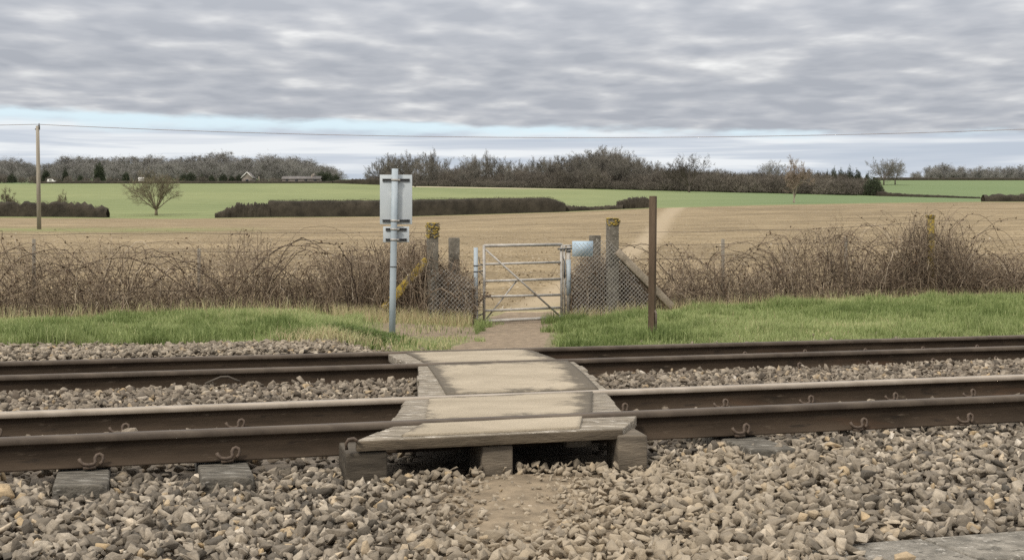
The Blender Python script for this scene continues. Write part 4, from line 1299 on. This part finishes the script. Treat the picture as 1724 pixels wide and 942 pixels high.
bramble('rounded bramble bush left of the lichen covered thin post', 1280, 1470, ([1280, 1330, 1400, 1440, 1470], [450, 402, 388, 405, 445]), .9, 8, 1.1)
bramble('tallest dark bramble bush wrapped around the lichen covered thin post', 1465, 1660, ([1465, 1500, 1545, 1590, 1660], [440, 405, 362, 378, 440]), 1.7, 9, 1.0, dark=.08)
bramble('low bramble growth at the far right edge of the photo', 1640, 1990, ([1640, 1700, 1990], [440, 432, 430]), 1.0, 10, 1.0)

# ------------------------------------------------------------------ trees
def gen_tree(seed, H, trunk_f, nlimb, spread, r0, up=0.25, levels=4, nc=(0, 6, 5, 5), stems=1, ang=(.9, .75, .7), wig=.22, lr=(.62, .5, .48), fan=.28):
    """returns polylines grouped: trunk+limbs, crown"""
    r = np.random.default_rng(seed)
    out = {0: [], 1: [], 2: [], 3: [], 4: []}
    seg = [7, 6, 5, 4, 3]

    def grow(p, d, L, rad, lev):
        pts = [p]; ds = []
        S = seg[lev]
        for i in range(S - 1):
            d = d + r.normal(0, wig * (.4 if lev == 0 else 1), 3) + np.array([0, 0, up * (.2 if lev < 2 else .35)])
            d = d / np.linalg.norm(d)
            p = p + d * L / (S - 1)
            pts.append(p); ds.append(d)
        ds.append(d)
        rr = np.linspace(rad, rad * (.45 if lev < 3 else .35), S)
        out[lev].append((np.array(pts), rr))
        if lev >= levels: return
        k = nlimb if lev == 0 else nc[lev]
        for c in range(k):
            t = r.uniform(trunk_f, 1.0) if lev == 0 else r.uniform(.25, 1.0)
            if c == 0: t = 1.0
            i = min(int(t * (S - 1)), S - 2); f = t * (S - 1) - i
            q = pts[i] * (1 - f) + pts[i + 1] * f
            dd = ds[i]
            az_ = r.uniform(0, 2 * np.pi) if lev else (c * 2.399 + r.uniform(-.4, .4))
            ref = np.array([1., 0, 0]) if abs(dd[2]) > .8 else np.array([0, 0, 1.])
            u1 = np.cross(dd, ref); u1 /= np.linalg.norm(u1); u2 = np.cross(dd, u1)
            a = ang[min(lev, 2)] * r.uniform(.55, 1.2) * (spread if lev == 0 else 1) * (.25 if c == 0 else 1)
            nd = dd * math.cos(a) + (u1 * math.cos(az_) + u2 * math.sin(az_)) * math.sin(a)
            ll = L * lr[min(lev, 2)] * r.uniform(.7, 1.2) * (1.15 - .45 * t * (lev > 0))
            grow(q, nd, ll, max(rr[i] * (.62 if lev else .5), .012), lev + 1)
    for s_i in range(stems):
        d0 = np.array([r.normal(0, fan if stems > 1 else .04), r.normal(0, fan if stems > 1 else .04), 1.0])
        grow(np.array([r.normal(0, .25) * (stems > 1) * (fan < .5), r.normal(0, .25) * (stems > 1) * (fan < .5), -.1]), d0 / np.linalg.norm(d0), H * .5, r0, 0)
    # rescale to the requested height
    top = max(p[:, 2].max() for l in out.values() for p, _ in l)
    k = H / top
    return {l: (np.array([p for p, _ in v]) * k, np.array([q for _, q in v])) for l, v in out.items() if v}


def tree_meshes(g, twig_w=1.0, extra_twigs=0, seed=0, twl=.5):
    mb = MB()
    for l in (0, 1):
        if l in g: mb.add(*tubes(g[l][0], g[l][1], 6 if l == 0 else 4))
    cb = MB()
    for l in (2, 3, 4):
        if l in g: cb.add(*tubes(g[l][0], g[l][1] * twig_w, 3))
    if extra_twigs:      # finest spray: slivers starting on the outer branches
        r = np.random.default_rng(seed + 900)
        last = max(g)
        Pq = g[last][0]
        i = r.integers(0, len(Pq), extra_twigs); j = r.integers(0, Pq.shape[1] - 1, extra_twigs)
        p = Pq[i, j]; d = Pq[i, j + 1] - Pq[i, j]; d /= np.linalg.norm(d, axis=1)[:, None] + 1e-9
        d = d + r.normal(0, .55, d.shape); d /= np.linalg.norm(d, axis=1)[:, None]
        L_ = r.uniform(.5, 1.3, extra_twigs)[:, None] * twl
        wv = np.cross(d, r.normal(0, 1, d.shape)); wv /= np.linalg.norm(wv, axis=1)[:, None]
        wv *= .018 * twig_w
        V = np.stack([p - wv, p + wv, p + d * L_], 1).reshape(-1, 3)
        cb.add(V, np.arange(extra_twigs * 3).reshape(-1, 3))
    return mb, cb


def tree_proto(name, label, cat, seed, H, mtr, mcr, twig_w=1.0, extra=0, group=None, twl=.5, fill=None, **kw):
    root = thing(name, label, cat, (0, 0, 0), group)
    tb, cb = tree_meshes(gen_tree(seed, H, **kw), twig_w, extra, seed, twl)
    tb.build('trunk', mtr, root, smooth=True)
    if fill:     # (count, half width, lower edge)
        sliver_cloud(cb, np.random.default_rng(seed + 5), fill[0], (fill[1], fill[1] * .95, H * (1 - fill[2]) * .96), H * fill[2], (.5, 1.3), .03, .25, .6, seed=seed, lump=.38)
    cb.build('crown', mcr, root)
    root['H'] = H
    return root


def copy_tree(o, parent=None):
    c = o.copy(); col.objects.link(c)
    if parent is not None: c.parent = parent
    for ch in [x for x in o.children]: copy_tree(ch, c)
    return c


def remove_tree(o):
    for ch in list(o.children): remove_tree(ch)
    bpy.data.objects.remove(o)


def place(proto, px, D, ytop, label=None, name=None, group=None, cat=None, wide=1.0, r=random, mcr=None, sink=0.0):
    c = copy_tree(proto)
    g = ground_at(px, D)
    H = (EYE + (HY - ytop) / F * D) - g[2]
    lo_ = proto['low'] if 'low' in proto else 0.0
    k = max(H, .5) / (proto['H'] * (1 + lo_))
    sink = sink - lo_ * proto['H'] * k
    c.location = (g[0], g[1], g[2] - sink)
    c.scale = (k * wide, k * wide, k)
    c.rotation_euler = (0, 0, r.uniform(0, 6.28))
    if name: c.name = name
    if label: c['label'] = label
    if cat: c['category'] = cat
    if group: c['group'] = group
    for q_ in ('H', 'low'):
        if q_ in c: del c[q_]
    if mcr:
        for ch in c.children:
            if ch.name.startswith('crown'):
                ch.data = ch.data.copy() if False else ch.data
                ch.material_slots[0].link = 'OBJECT'
                ch.material_slots[0].material = mcr
    return c


RND = random.Random(5)
T_BARK, T_TW = M['bark'], M['twig']
def sliver_cloud(mb, r, K, radii, base=0.0, L=(.3, .7), W=.03, shell=.55, upb=.5, leaf=False, lump=.25, seed=0):
    """slivers through a lumpy dome volume"""
    th = r.uniform(0, 2 * np.pi, K); u = r.uniform(0.0, 1, K)
    ph = np.arccos(1 - u)
    rad = shell + (1 - shell) * r.uniform(0, 1, K) ** .6
    lum = 1 - lump + 2 * lump * fbm(th * 1.6 + 3, ph * 3.2, 70 + seed, 3)
    rad = rad * lum
    p = np.stack([np.cos(th) * np.sin(ph) * rad * radii[0], np.sin(th) * np.sin(ph) * rad * radii[1], base + np.cos(ph) * rad * radii[2]], -1)
    d = r.normal(0, 1, (K, 3)); d[:, 2] = np.abs(d[:, 2]) + upb; d /= np.linalg.norm(d, axis=1)[:, None]
    wv = np.cross(d, r.normal(0, 1, (K, 3))); wv /= np.linalg.norm(wv, axis=1)[:, None]
    L_ = r.uniform(*L, K)[:, None]
    if leaf:
        V = np.stack([p - wv * W, p + wv * W, p + d * L_ + wv * W * .6, p + d * L_ - wv * W * .6], 1).reshape(-1, 3)
        mb.add(V, np.arange(K * 4).reshape(-1, 4))
    else:
        V = np.stack([p - wv * W, p + wv * W, p + d * L_], 1).reshape(-1, 3)
        mb.add(V, np.arange(K * 3).reshape(-1, 3))
    return mb


oaks = []
for i in range(5):
    o_ = tree_proto('bare_tree', 'x', 'tree', 40 + i, 12, T_BARK, T_TW, 1.5, 5200, trunk_f=.3, nlimb=6, spread=.7, r0=.2, up=.08, nc=(0, 6, 5, 4), twl=.8, ang=(.85, .65, .65), wig=.16, lr=(.55, .5, .5), stems=11, fan=.8)
    tb_ = MB(); tb_.tube([(0, 0, -3.2), (0, 0, -1.4), (0.04, 0, .5)], [.55, .42, .38], 8); tb_.build('bole', T_BARK, o_)
    o_['low'] = 2.4 / 12
    oaks.append(o_)
talls = [tree_proto('bare_tree', 'x', 'tree', 60 + i, 15, T_BARK, T_TW, 1.4, 4600, trunk_f=.25, nlimb=11, spread=.62, r0=.34, up=.55, nc=(0, 6, 5, 4), ang=(.8, .6, .6), twl=1.0, fill=(1500, 2.6, .25)) for i in range(3)]
multis = [tree_proto('bare_tree', 'x', 'tree', 80 + i, 9, T_BARK, T_TW, 1.4, 3600, trunk_f=.2, nlimb=8, spread=.8, r0=.16, up=.3, nc=(0, 5, 4, 4), stems=4, twl=.7) for i in range(3)]
talls2 = []
for i in range(3):
    talls2.append(tree_proto('bare_tree', 'x', 'tree', 160 + i, 15, T_BARK, T_TW, .95, 4200, trunk_f=.15, nlimb=14, spread=.85, r0=.3, up=.38, nc=(0, 7, 5, 4), ang=(.8, .55, .55), wig=.14, lr=(.85, .5, .5), twl=1.0))
woods = [tree_proto('bare_tree', 'x', 'tree', 90 + i, 12, T_BARK, T_TW, 1.5, 3000, trunk_f=.3, nlimb=9, spread=1.0, r0=.36, up=.25, nc=(0, 5, 5, 3), twl=.9, fill=(5200, 4.4 + .4 * i, .12)) for i in range(4)]


def scrub_proto(seed, m_, H=4.0):
    r = np.random.default_rng(seed)
    root = thing('scrub_bush', 'x', 'bush', (0, 0, 0))
    mb = MB()
    sliver_cloud(mb, r, 3800, (2.9, 2.6, H * .93), 0, (.35, .9), .022, .35, .8, seed=seed, lump=.3)
    mb.build('twigs', m_, root)
    tb = MB()
    for i in range(9):
        a = r.uniform(0, 6.28); q = np.array([math.cos(a), math.sin(a), 0])
        tb.tube([q * .2 + np.array([0, 0, -.1]), q * r.uniform(.4, 1.0) + np.array([0, 0, H * .35]), q * r.uniform(.6, 1.7) + np.array([0, 0, H * .72])], [.06, .04, .015], 4, caps=False)
    tb.build('stems', T_BARK, root)
    root['H'] = H
    return root


scrubs = [scrub_proto(200 + i, M['scrub']) for i in range(4)]


def ever_proto(seed, H=6.0, w_=2.0):
    r = np.random.default_rng(seed)
    root = thing('evergreen_tree', 'x', 'tree', (0, 0, 0))
    mb = MB(); sliver_cloud(mb, r, 3600, (w_, w_, H * .92), .25, (.15, .42), .06, .45, .3, leaf=True, seed=seed, lump=.3)
    mb.build('crown', M['ever'], root)
    tb = MB(); tb.tube([(0, 0, -.1), (0, 0, H * .6)], [.18, .08], 6); tb.build('trunk', T_BARK, root)
    root['H'] = H
    return root


evers = [ever_proto(300, 6, 1.7), ever_proto(301, 6, 2.6)]


# --- named trees
lone = tree_proto('bare_tree', 'lone spreading bare tree standing in the green field left of the trimmed hedge', 'tree', 58, 8, M['olive'], M['olive'], .75, 3500, trunk_f=.3, nlimb=6, spread=.6, r0=.1, up=.12, nc=(0, 6, 5, 4), twl=.6, ang=(.8, .6, .6), wig=.1, lr=(.55, .5, .5), stems=15, fan=1.0)
tb_ = MB(); tb_.tube([(0, 0, -1.2), (0, 0, -.6), (0.02, 0, .25)], [.3, .24, .2], 8); tb_.build('bole', M['olive'], lone)
place(lone, 263, 203, 290, wide=1.15, sink=-.95)
birchp = tree_proto('birch_tree', 'pale birch with fine pinkish twigs standing at the edge of the brown field', 'tree', 63, 9, M['birch'], M['twig_pink'], 1.1, 5200, trunk_f=.22, nlimb=10, spread=.6, r0=.15, up=.4, stems=2, nc=(0, 6, 4, 4), twl=.7)
place(birchp, 1333, 214, 263, wide=.95)
place(oaks[0], 1160, 470, 257, 'large rounded bare oak rising above the wood, right of the copse', wide=1.0, r=RND, mcr=M['bark'])
place(oaks[1], 1488, 720, 264, 'pale round bare tree on the skyline, left of the far right wood', wide=.95, r=RND, mcr=M['twig_haze'])
place(oaks[2], 1507, 735, 268, 'smaller round bare tree touching the pale round one on the skyline', wide=.9, r=RND, mcr=M['twig_haze'])
place(oaks[4], 1301, 640, 267, 'grey bare treetop showing behind the birch', wide=1.0, r=RND, mcr=M['twig_haze'])
place(multis[0], 12, 196, 312, 'bushy bare sapling rising from the left hedge', wide=.8, r=RND, mcr=M['olive'])
place(multis[1], 104, 200, 318, 'thin sapling behind the left hedge, right of the telegraph pole', wide=.5, r=RND, mcr=M['olive'])
for px, D, yt, wd, lab in ((167, 515, 273, 1.0, 'tallest dark evergreen in front of the left wood'), (212, 512, 289, 1.2, 'short round dark evergreen left of the lone tree'), (110, 516, 284, .8, 'small dark evergreen nearest the telegraph pole'), (77, 514, 286, 1.2, 'dark evergreen beside the white van')):
    place(evers[0], px, D, yt, lab, wide=wd, r=RND)
for px, D, yt, wd in ((309, 512, 291, 1.0), (321, 511, 289, 1.2), (340, 513, 293, .9), (356, 512, 294, 1.0), (376, 510, 291, 1.0), (390, 512, 295, 1.0), (402, 513, 293, .9), (20, 514, 292, 1.2), (136, 512, 294, 1.0), (541, 511, 287, 1.1), (552, 512, 288, 1.2), (566, 511, 293, 1.0)):
    place(evers[1], px, D, yt, 'dark low evergreen in the line along the far edge of the left green field', group='dark evergreens along the left field edge', wide=wd, r=RND)
for px, D, yt, wd in ((1346, 545, 290, .55), (1360, 548, 285, .6), (1376, 552, 289, .6), (1392, 548, 287, .5), (1404, 545, 282, .55), (1416, 552, 284, .7), (1431, 548, 281, .5), (1444, 550, 285, .7), (1460, 548, 290, .7)):
    place(evers[RND.randrange(2)], px, D, yt, 'dark evergreen showing above the brown scrub right of the birch', group='evergreens above the right scrub', wide=wd, r=RND)

# --- left wood
gl = 'trees of the left wood'
def wood(pxs, tops, D0, D1, count, protos, label, group, wide=(.9, 1.3), mcr=None, jit=4):
    for i in range(count):
        px = pxs[0] + (pxs[-1] - pxs[0]) * (i + RND.random()) / count
        yt = float(np.interp(px, pxs, tops)) + RND.uniform(-jit * .4, jit)
        place(RND.choice(protos), px, RND.uniform(D0, D1), yt, label, group=group, wide=RND.uniform(*wide), r=RND, mcr=mcr)


lx = [-150, 0, 40, 75, 110, 150, 200, 260, 300, 370, 420, 470, 520, 550, 578]
ly = [264, 262, 270, 276, 262, 264, 265, 263, 264, 257, 265, 259, 267, 277, 291]
wood(lx, ly, 640, 700, 62, woods, 'grey bare tree in the wood beyond the left green field', gl, (1.4, 2.1), M['twig_haze'], 4)
wood(lx, [y + 8 for y in ly], 570, 630, 52, woods + oaks[:1], 'grey bare tree in the wood beyond the left green field', gl, (1.3, 1.9), M['twig_haze'], 5)
wood(lx, [y + 18 for y in ly], 525, 560, 40, multis + woods, 'grey bare tree in the wood beyond the left green field', gl, (1.2, 1.7), M['twig_haze'], 6)
wood([-150, 60, 150, 300, 560], [294, 294, 297, 298, 297], 508, 530, 44, scrubs, 'low brown bush along the foot of the left wood', 'bushes along the foot of the left wood', (1.1, 1.8), M['twig_haze'], 4)

# --- middle copse
mx = [612, 622, 650, 690, 720, 750, 778, 800, 825, 850, 868, 900, 930, 960, 990, 1030, 1060, 1085, 1112]
my = [292, 278, 263, 257, 255, 263, 275, 262, 253, 268, 279, 264, 257, 262, 252, 250, 256, 265, 279]
gm = 'trees of the middle copse'
wood(mx, [y - 4 for y in my], 540, 590, 34, oaks + talls2, 'tall bare tree in the brown copse behind the gate', gm, (.75, 1.05), None, 9)
wood(mx[9:], [y + 2 for y in my[9:]], 520, 560, 22, talls2 + talls[:1], 'tall bare tree in the brown copse behind the gate', gm, (.8, 1.1), None, 6)
wood(mx, [y + 14 for y in my], 508, 530, 30, multis + woods, 'tall bare tree in the brown copse behind the gate', gm, (.8, 1.2), None, 6)
gs = 'brown scrub along the foot of the copse'
wood([625, 700, 800, 900, 1000, 1110], [290, 290, 292, 287, 284, 290], 506, 530, 48, scrubs, 'brown scrub bush along the foot of the copse', gs, (.9, 1.5), None, 8)
wood([640, 900, 1110], [301, 302, 303], 503, 508, 34, scrubs, 'brown scrub bush along the foot of the copse', gs, (1.2, 2.0), M['hedge'], 3)
for px, yt in ((745, 284), (775, 281), (795, 286), (880, 284)):
    place(RND.choice(scrubs), px, 535, yt, 'reddish brown thicket among the left half of the copse', group='reddish thickets in the copse', wide=1.6, r=RND, mcr=M['scrub_red'])

# --- lower wood to the right
gr_ = 'scrub of the low wood right of the copse'
wx, wy = [1100, 1140, 1200, 1260, 1330, 1400, 1440, 1478], [282, 286, 285, 288, 290, 289, 293, 302]
wood(wx, wy, 515, 560, 40, scrubs, 'brown bush in the low wood right of the copse', gr_, (1.1, 1.7), None, 6)
wood(wx, [y + 8 for y in wy], 504, 515, 40, scrubs, 'brown bush in the low wood right of the copse', gr_, (1.0, 1.6), None, 8)
wood(wx, [y - 3 for y in wy], 560, 600, 18, multis + oaks[:1], 'small bare tree at the back of the low wood', 'small trees at the back of the low wood', (.9, 1.2), M['twig_haze'], 5)
for px, yt in ((1232, 295), (1255, 293), (1395, 297), (1415, 300)):
    place(RND.choice(scrubs), px, 503, yt, 'reddish brown bush at the front of the low wood', group='reddish bushes of the low wood', wide=1.4, r=RND, mcr=M['scrub_red'])
place(evers[1], 1470, 505, 296, 'olive green bush ending the low wood beside the right green field', wide=1.2, r=RND)

# --- far right wood
fx, fy = [1536, 1560, 1590, 1620, 1650, 1690, 1724, 1950], [290, 280, 274, 281, 278, 282, 277, 276]
gf = 'trees of the far right wood'
wood(fx, fy, 930, 1000, 44, woods, 'hazy grey tree in the far wood above the right green field', gf, (1.0, 1.5), M['twig_haze'], 4)
wood(fx, [y + 8 for y in fy], 905, 930, 30, multis + woods, 'hazy grey tree in the far wood above the right green field', gf, (1.2, 1.8), M['twig_haze'], 5)

for pr in oaks + talls + talls2 + multis + woods + scrubs + evers + [lone, birchp]:
    remove_tree(pr)


# ------------------------------------------------------------------ hedges
def hedge(label, pxs, Ds, ytops, width, m_, dens=1.0, seed=0, ragged=.1, group='field hedges'):
    r = np.random.default_rng(500 + seed)
    px = np.linspace(pxs[0], pxs[-1], 60)
    D = np.interp(px, pxs, Ds)
    X = (px - CX) / F * D
    zb = height(X, D)
    zt = EYE + (HY - np.interp(px, pxs, ytops)) / F * D
    Hh = np.maximum(zt - zb, .2)
    L = np.abs(X[-1] - X[0])
    c = (X[30], D[30], zb[30])
    root = thing('hedge', label, 'hedge', c, group)
    # woody core
    V = []
    for i in range(60):
        f = .93 - ragged * .75 * r.random()
        jj = min(.1, ragged * .5)
        for (o_, h_) in ((-.36, -.1), (-.38, .45), (-.25, .85), (0, 1.0), (.25, .85), (.38, .45), (.36, -.1)):
            V.append((X[i] + r.normal(0, .03), D[i] + o_ * width * r.uniform(.8, 1.05), zb[i] + Hh[i] * h_ * f * (r.uniform(1 - jj, 1 + jj * .5) if h_ > 0 else 1)))
    idx = np.arange(60 * 7).reshape(60, 7)
    Fq = np.stack([idx[:-1, :-1], idx[1:, :-1], idx[1:, 1:], idx[:-1, 1:]], -1).reshape(-1, 4)
    mesh_obj('branches', np.array(V), [Fq], M['hedge'], root)
    K = int(L * np.mean(Hh) * 170 * dens)
    u = r.uniform(0, 59, K)
    q = r.uniform(-.5, .5, K); h = r.uniform(0, 1, K) ** .8
    lum = 1 - ragged + 1.6 * ragged * (fbm(u * .55, h * 0 + 2, seed) - .4)
    x = np.interp(u, np.arange(60), X); d0 = np.interp(u, np.arange(60), D); b0 = np.interp(u, np.arange(60), zb); hh = np.interp(u, np.arange(60), Hh)
    p = np.stack([x, d0 + q * width * (1 - .25 * h), b0 + h * hh * lum], -1)
    d = r.normal(0, .8, (K, 3)); d[:, 2] = np.abs(d[:, 2]) + .5; d /= np.linalg.norm(d, axis=1)[:, None]
    wv = np.cross(d, r.normal(0, 1, (K, 3))); wv /= np.linalg.norm(wv, axis=1)[:, None]
    wv *= .016
    V = np.stack([p - wv, p + wv, p + d * (r.uniform(.12, .4, K) * (.45 + 2.2 * ragged))[:, None]], 1).reshape(-1, 3)
    mesh_obj('twigs', V, [np.arange(K * 3).reshape(-1, 3)], m_, root)
    return root


hedge('ragged bare hedge behind the telegraph pole', [-150, 60, 130, 182], [194, 194, 194, 193], [334, 336, 335, 346], 2.2, M['hedge_ragged'], 1.0, 1, .3)
hedge('loose bushy end of the trimmed hedge, right of the lone tree', [364, 400, 456], [192, 192, 192], [357, 338, 336], 2.4, M['hedge_ragged'], .8, 2, .35)
hedge('long dark neatly trimmed hedge behind the metal sign', [452, 600, 700, 800, 925, 952], [192, 191, 191, 191, 191, 191], [335, 334.5, 333.5, 331.5, 330, 341], 2.2, M['hedge'], 1.5, 3, .04)
hedge('low scruffy hedge between the trimmed hedge and the lone thorn bush', [948, 990, 1048], [192, 192, 192], [342, 347, 343], 1.6, M['hedge_ragged'], .9, 4, .3)
hedge('rounded dark thorn bush partly behind the brown post', [1038, 1060, 1085, 1098], [193, 193, 193, 193], [338, 330, 328, 334], 3.0, M['hedge_ragged'], 1.4, 5, .2)
hedge('ragged brown hedge at the right edge of the brown field', [1655, 1690, 1950], [196, 196, 198], [326, 323, 322], 2.4, M['hedge_ragged'], .9, 6, .35)
hedge('low dark hedge along the far edge of the left green field', [60, 300, 560], [503, 503, 503], [304, 304, 304], 2.5, M['hedge'], .3, 10, .25)
hedge('low dark hedge line at the foot of the right green field', [1476, 1520, 1650], [498, 498, 498], [320, 325, 331], 2.5, M['hedge'], .5, 7, .25)
hedge('thin dark hedge on the ridge below the far right wood', [1470, 1600, 1950], [897, 897, 897], [298, 298.5, 299], 3.0, M['hedge'], .3, 8, .2)
hedge('brown hedge across the gap between the left wood and the copse', [560, 600, 640], [505, 505, 505], [303, 299, 298], 3.0, M['scrub'], .5, 9, .25)

# ------------------------------------------------------------------ telegraph pole and wires
b = ground_at(66, 98); tip = at(63.2, 212, 98)
root = thing('telegraph_pole', 'tall wooden telegraph pole in the brown field at the left', 'pole', tuple(b))
mb = MB(); mb.tube([b - np.array([0, 0, .3]), b + (tip - b) * .5, tip], [.165, .15, .125], 14); mb.build('shaft', M['pole'], root, smooth=True)
mb = MB(); mb.box(tip + np.array([.1, 0, -.1]), (.14, .14, .3)); mb.box(tip + np.array([0, 0, -.25]), (.36, .1, .1)); mb.build('bracket', M['darkmetal'], root)
mb = MB(); mb.tube([tip + np.array([.12, 0, .02]), tip + np.array([.12, 0, .2])], [.05, .035], 8); mb.build('insulator', M['darkmetal'], root)
for j, (dy, dz, lab) in enumerate(((0, .12, 'overhead wire strung from the telegraph pole across the sky'),)):
    xs = np.linspace(tip[0], 70, 90)
    t = (xs - tip[0]) / (53 - tip[0])
    sag = 4 * (1.16 + .08 * j) * t * (1 - t)
    zz = tip[2] + dz + t * .05 - sag
    pts = np.stack([xs, np.full_like(xs, 98 + dy) - t * 3, zz], -1)
    xl = np.linspace(-110, tip[0], 20)[:-1]
    tl = (tip[0] - xl) / 80
    ptl = np.stack([xl, np.full_like(xl, 98 + dy) + tl * 3, tip[2] + dz - 4 * .35 * tl * (1 - tl)], -1)
    mb = MB(); mb.tube(np.concatenate([ptl, pts]), .027, 5, caps=False)
    o = mb.build('overhead_wire', M['cable'], origin=tuple(tip))
    tag(o, lab, 'wire')

# ------------------------------------------------------------------ far buildings and odds and ends
def house(label, px, D, w_, dp, hw, hr, gable_front, mw, name='farm_house'):
    g = ground_at(px, D)
    root = thing(name, label, 'house', tuple(g))
    x, y, z = g
    mb = MB(); mb.box((x, y, z + hw / 2), (w_, dp, hw)); mb.build('wall', mw, root)
    e = .3
    if gable_front:
        mb = MB(); mb.add([(x - w_ / 2, y - dp / 2, z + hw), (x + w_ / 2, y - dp / 2, z + hw), (x, y - dp / 2, z + hw + hr)], [[0, 1, 2]]); mb.build('gable', mw, root)
        mb = MB()
        for sx in (-1, 1):
            a = np.array([x + sx * (w_ / 2 + e), y - dp / 2 - e, z + hw - .2]); t = np.array([x, y - dp / 2 - e, z + hw + hr])
            dpv = np.array([0, dp + 2 * e, 0]); th = np.array([0, 0, .15])
            mb.hexa([a, t, t + dpv, a + dpv, a + th, t + th, t + dpv + th, a + dpv + th])
        rf = mb.build('roof', M['slate'], root)
        mb = MB()
        for sx in (-1, 1):
            mb.tube([(x + sx * (w_ / 2 + e), y - dp / 2 - e - .06, z + hw - .15), (x, y - dp / 2 - e - .06, z + hw + hr + .08)], .14, 4)
        mb.build('bargeboard', M['white'], root)
    else:
        mb = MB()
        for sy in (-1, 1):
            a = np.array([x - w_ / 2 - e, y + sy * (dp / 2 + e), z + hw - .15]); t = np.array([x - w_ / 2 - e, y, z + hw + hr])
            lv = np.array([w_ + 2 * e, 0, 0]); th = np.array([0, 0, .15])
            mb.hexa([a, a + lv, t + lv, t, a + th, a + lv + th, t + lv + th, t + th])
        rf = mb.build('roof', M['slate'], root)
        mb = MB(); mb.box((x + w_ * .3, y, z + hw + hr + .4), (.8, .7, 1.4)); o = mb.build('chimney', M['brickwall'], root)
    for i in range(max(1, int(w_ / 3.2))):
        xx = x - w_ / 2 + (i + .5) * w_ / max(1, int(w_ / 3.2))
        mb = MB(); mb.box((xx, y - dp / 2 - .03, z + hw * .5), (1.0, .08, 1.0)); mb.build('window', M['glass'], root)
    return root


house('small house with white gable edges in front of the left wood', 419, 507, 4.2, 7, 2.0, 2.2, True, M['brickwall'])
house('long low pale building at the right end of the left wood', 509, 507, 15, 6, 1.6, 1.1, False, M['brickwall'])

g = ground_at(87, 503)
root = thing('van', 'small white van parked at the far edge of the left green field', 'van', tuple(g))
mb = MB(); mb.hexa([g + np.array(v) for v in ((-1.7, -.7, .3), (1.7, -.7, .3), (1.7, .7, .3), (-1.7, .7, .3), (-1.65, -.65, 1.0), (1.65, -.65, 1.0), (1.65, .65, 1.0), (-1.65, .65, 1.0))])
mb.hexa([g + np.array(v) for v in ((-1.6, -.64, 1.0), (.9, -.64, 1.0), (.9, .64, 1.0), (-1.6, .64, 1.0), (-1.5, -.58, 1.7), (.3, -.58, 1.7), (.3, .58, 1.7), (-1.5, .58, 1.7))])
bevel(mb.build('body', M['white'], root), .08)
mb = MB(); mb.box(g + np.array([-.3, -.66, 1.3]), (1.0, .06, .4)); mb.build('window', M['glass'], root)
for sx in (-1.05, 1.05):
    mb = MB(); mb.tube([g + np.array([sx, -.72, .32]), g + np.array([sx, .72, .32])], .32, 12); mb.build('wheel', M['tyre'], root)
g = ground_at(238, 506)
root = thing('shed', 'tiny white shed left of the lone tree crown', 'shed', tuple(g))
mb = MB(); mb.box(g + np.array([0, 0, .9]), (1.8, 1.6, 1.8)); mb.build('wall', M['white'], root)
mb = MB(); mb.add([g + np.array(v) for v in ((-1.1, -1, 1.75), (1.1, -1, 1.75), (1.1, 1, 1.75), (-1.1, 1, 1.75), (-1.1, 0, 2.4), (1.1, 0, 2.4))], [[0, 1, 5, 4], [3, 4, 5, 2]]); mb.build('roof', M['white'], root)
for px, yt, lab in ((436, 297, 'thin pale pole beside the house with white gable edges'), (525, 294, 'thin pale pole above the long low building')):
    g = ground_at(px, 505); tp_ = at(px, yt, 505)
    mb = MB(); mb.tube([g, tp_], .13, 6); tag(mb.build('pole', M['birch'], origin=tuple(g)), lab, 'pole')
g = ground_at(699, 488)
mb = MB(); mb.tube([g - np.array([0, 0, .1]), g + np.array([0, 0, .5]), g + np.array([.05, 0, 1.1])], [.3, .42, .25], 8)  # dark speck of unknown kind, built as a short tapered blob
tag(mb.build('dark_speck', M['hedge'], origin=tuple(g)), 'small dark stump on the pale track in front of the copse', 'speck')


# small loose things
pts = [pn(px, 3.36, z) for px, z in ((345, .075), (358, .10), (372, .125), (384, .125), (396, .10), (404, .085))]
mb = MB(); mb.tube(pts, .009, 6)
tag(mb.build('dead_branch', M['bark'], origin=tuple(pts[0])), 'curved dead branch lying on the stones against the third rail', 'stick')
r = np.random.default_rng(91)
K = 2600
px = r.normal(610, 26, K); n = r.normal(7.4, .35, K)
p = pn(px, n); s2_, n2_ = to_sn(p[:, 0], p[:, 1])
blades('weed_patch', p[:, 0], p[:, 1], bed_z(s2_, n2_, px), r.uniform(.04, .13, K), np.abs(r.normal(.8, .4, K)), np.clip(r.normal(.08, .1, K), 0, .5), r.uniform(.006, .014, K), r,
       'dark low weeds on the bank just left of the sign pole', 'weeds')
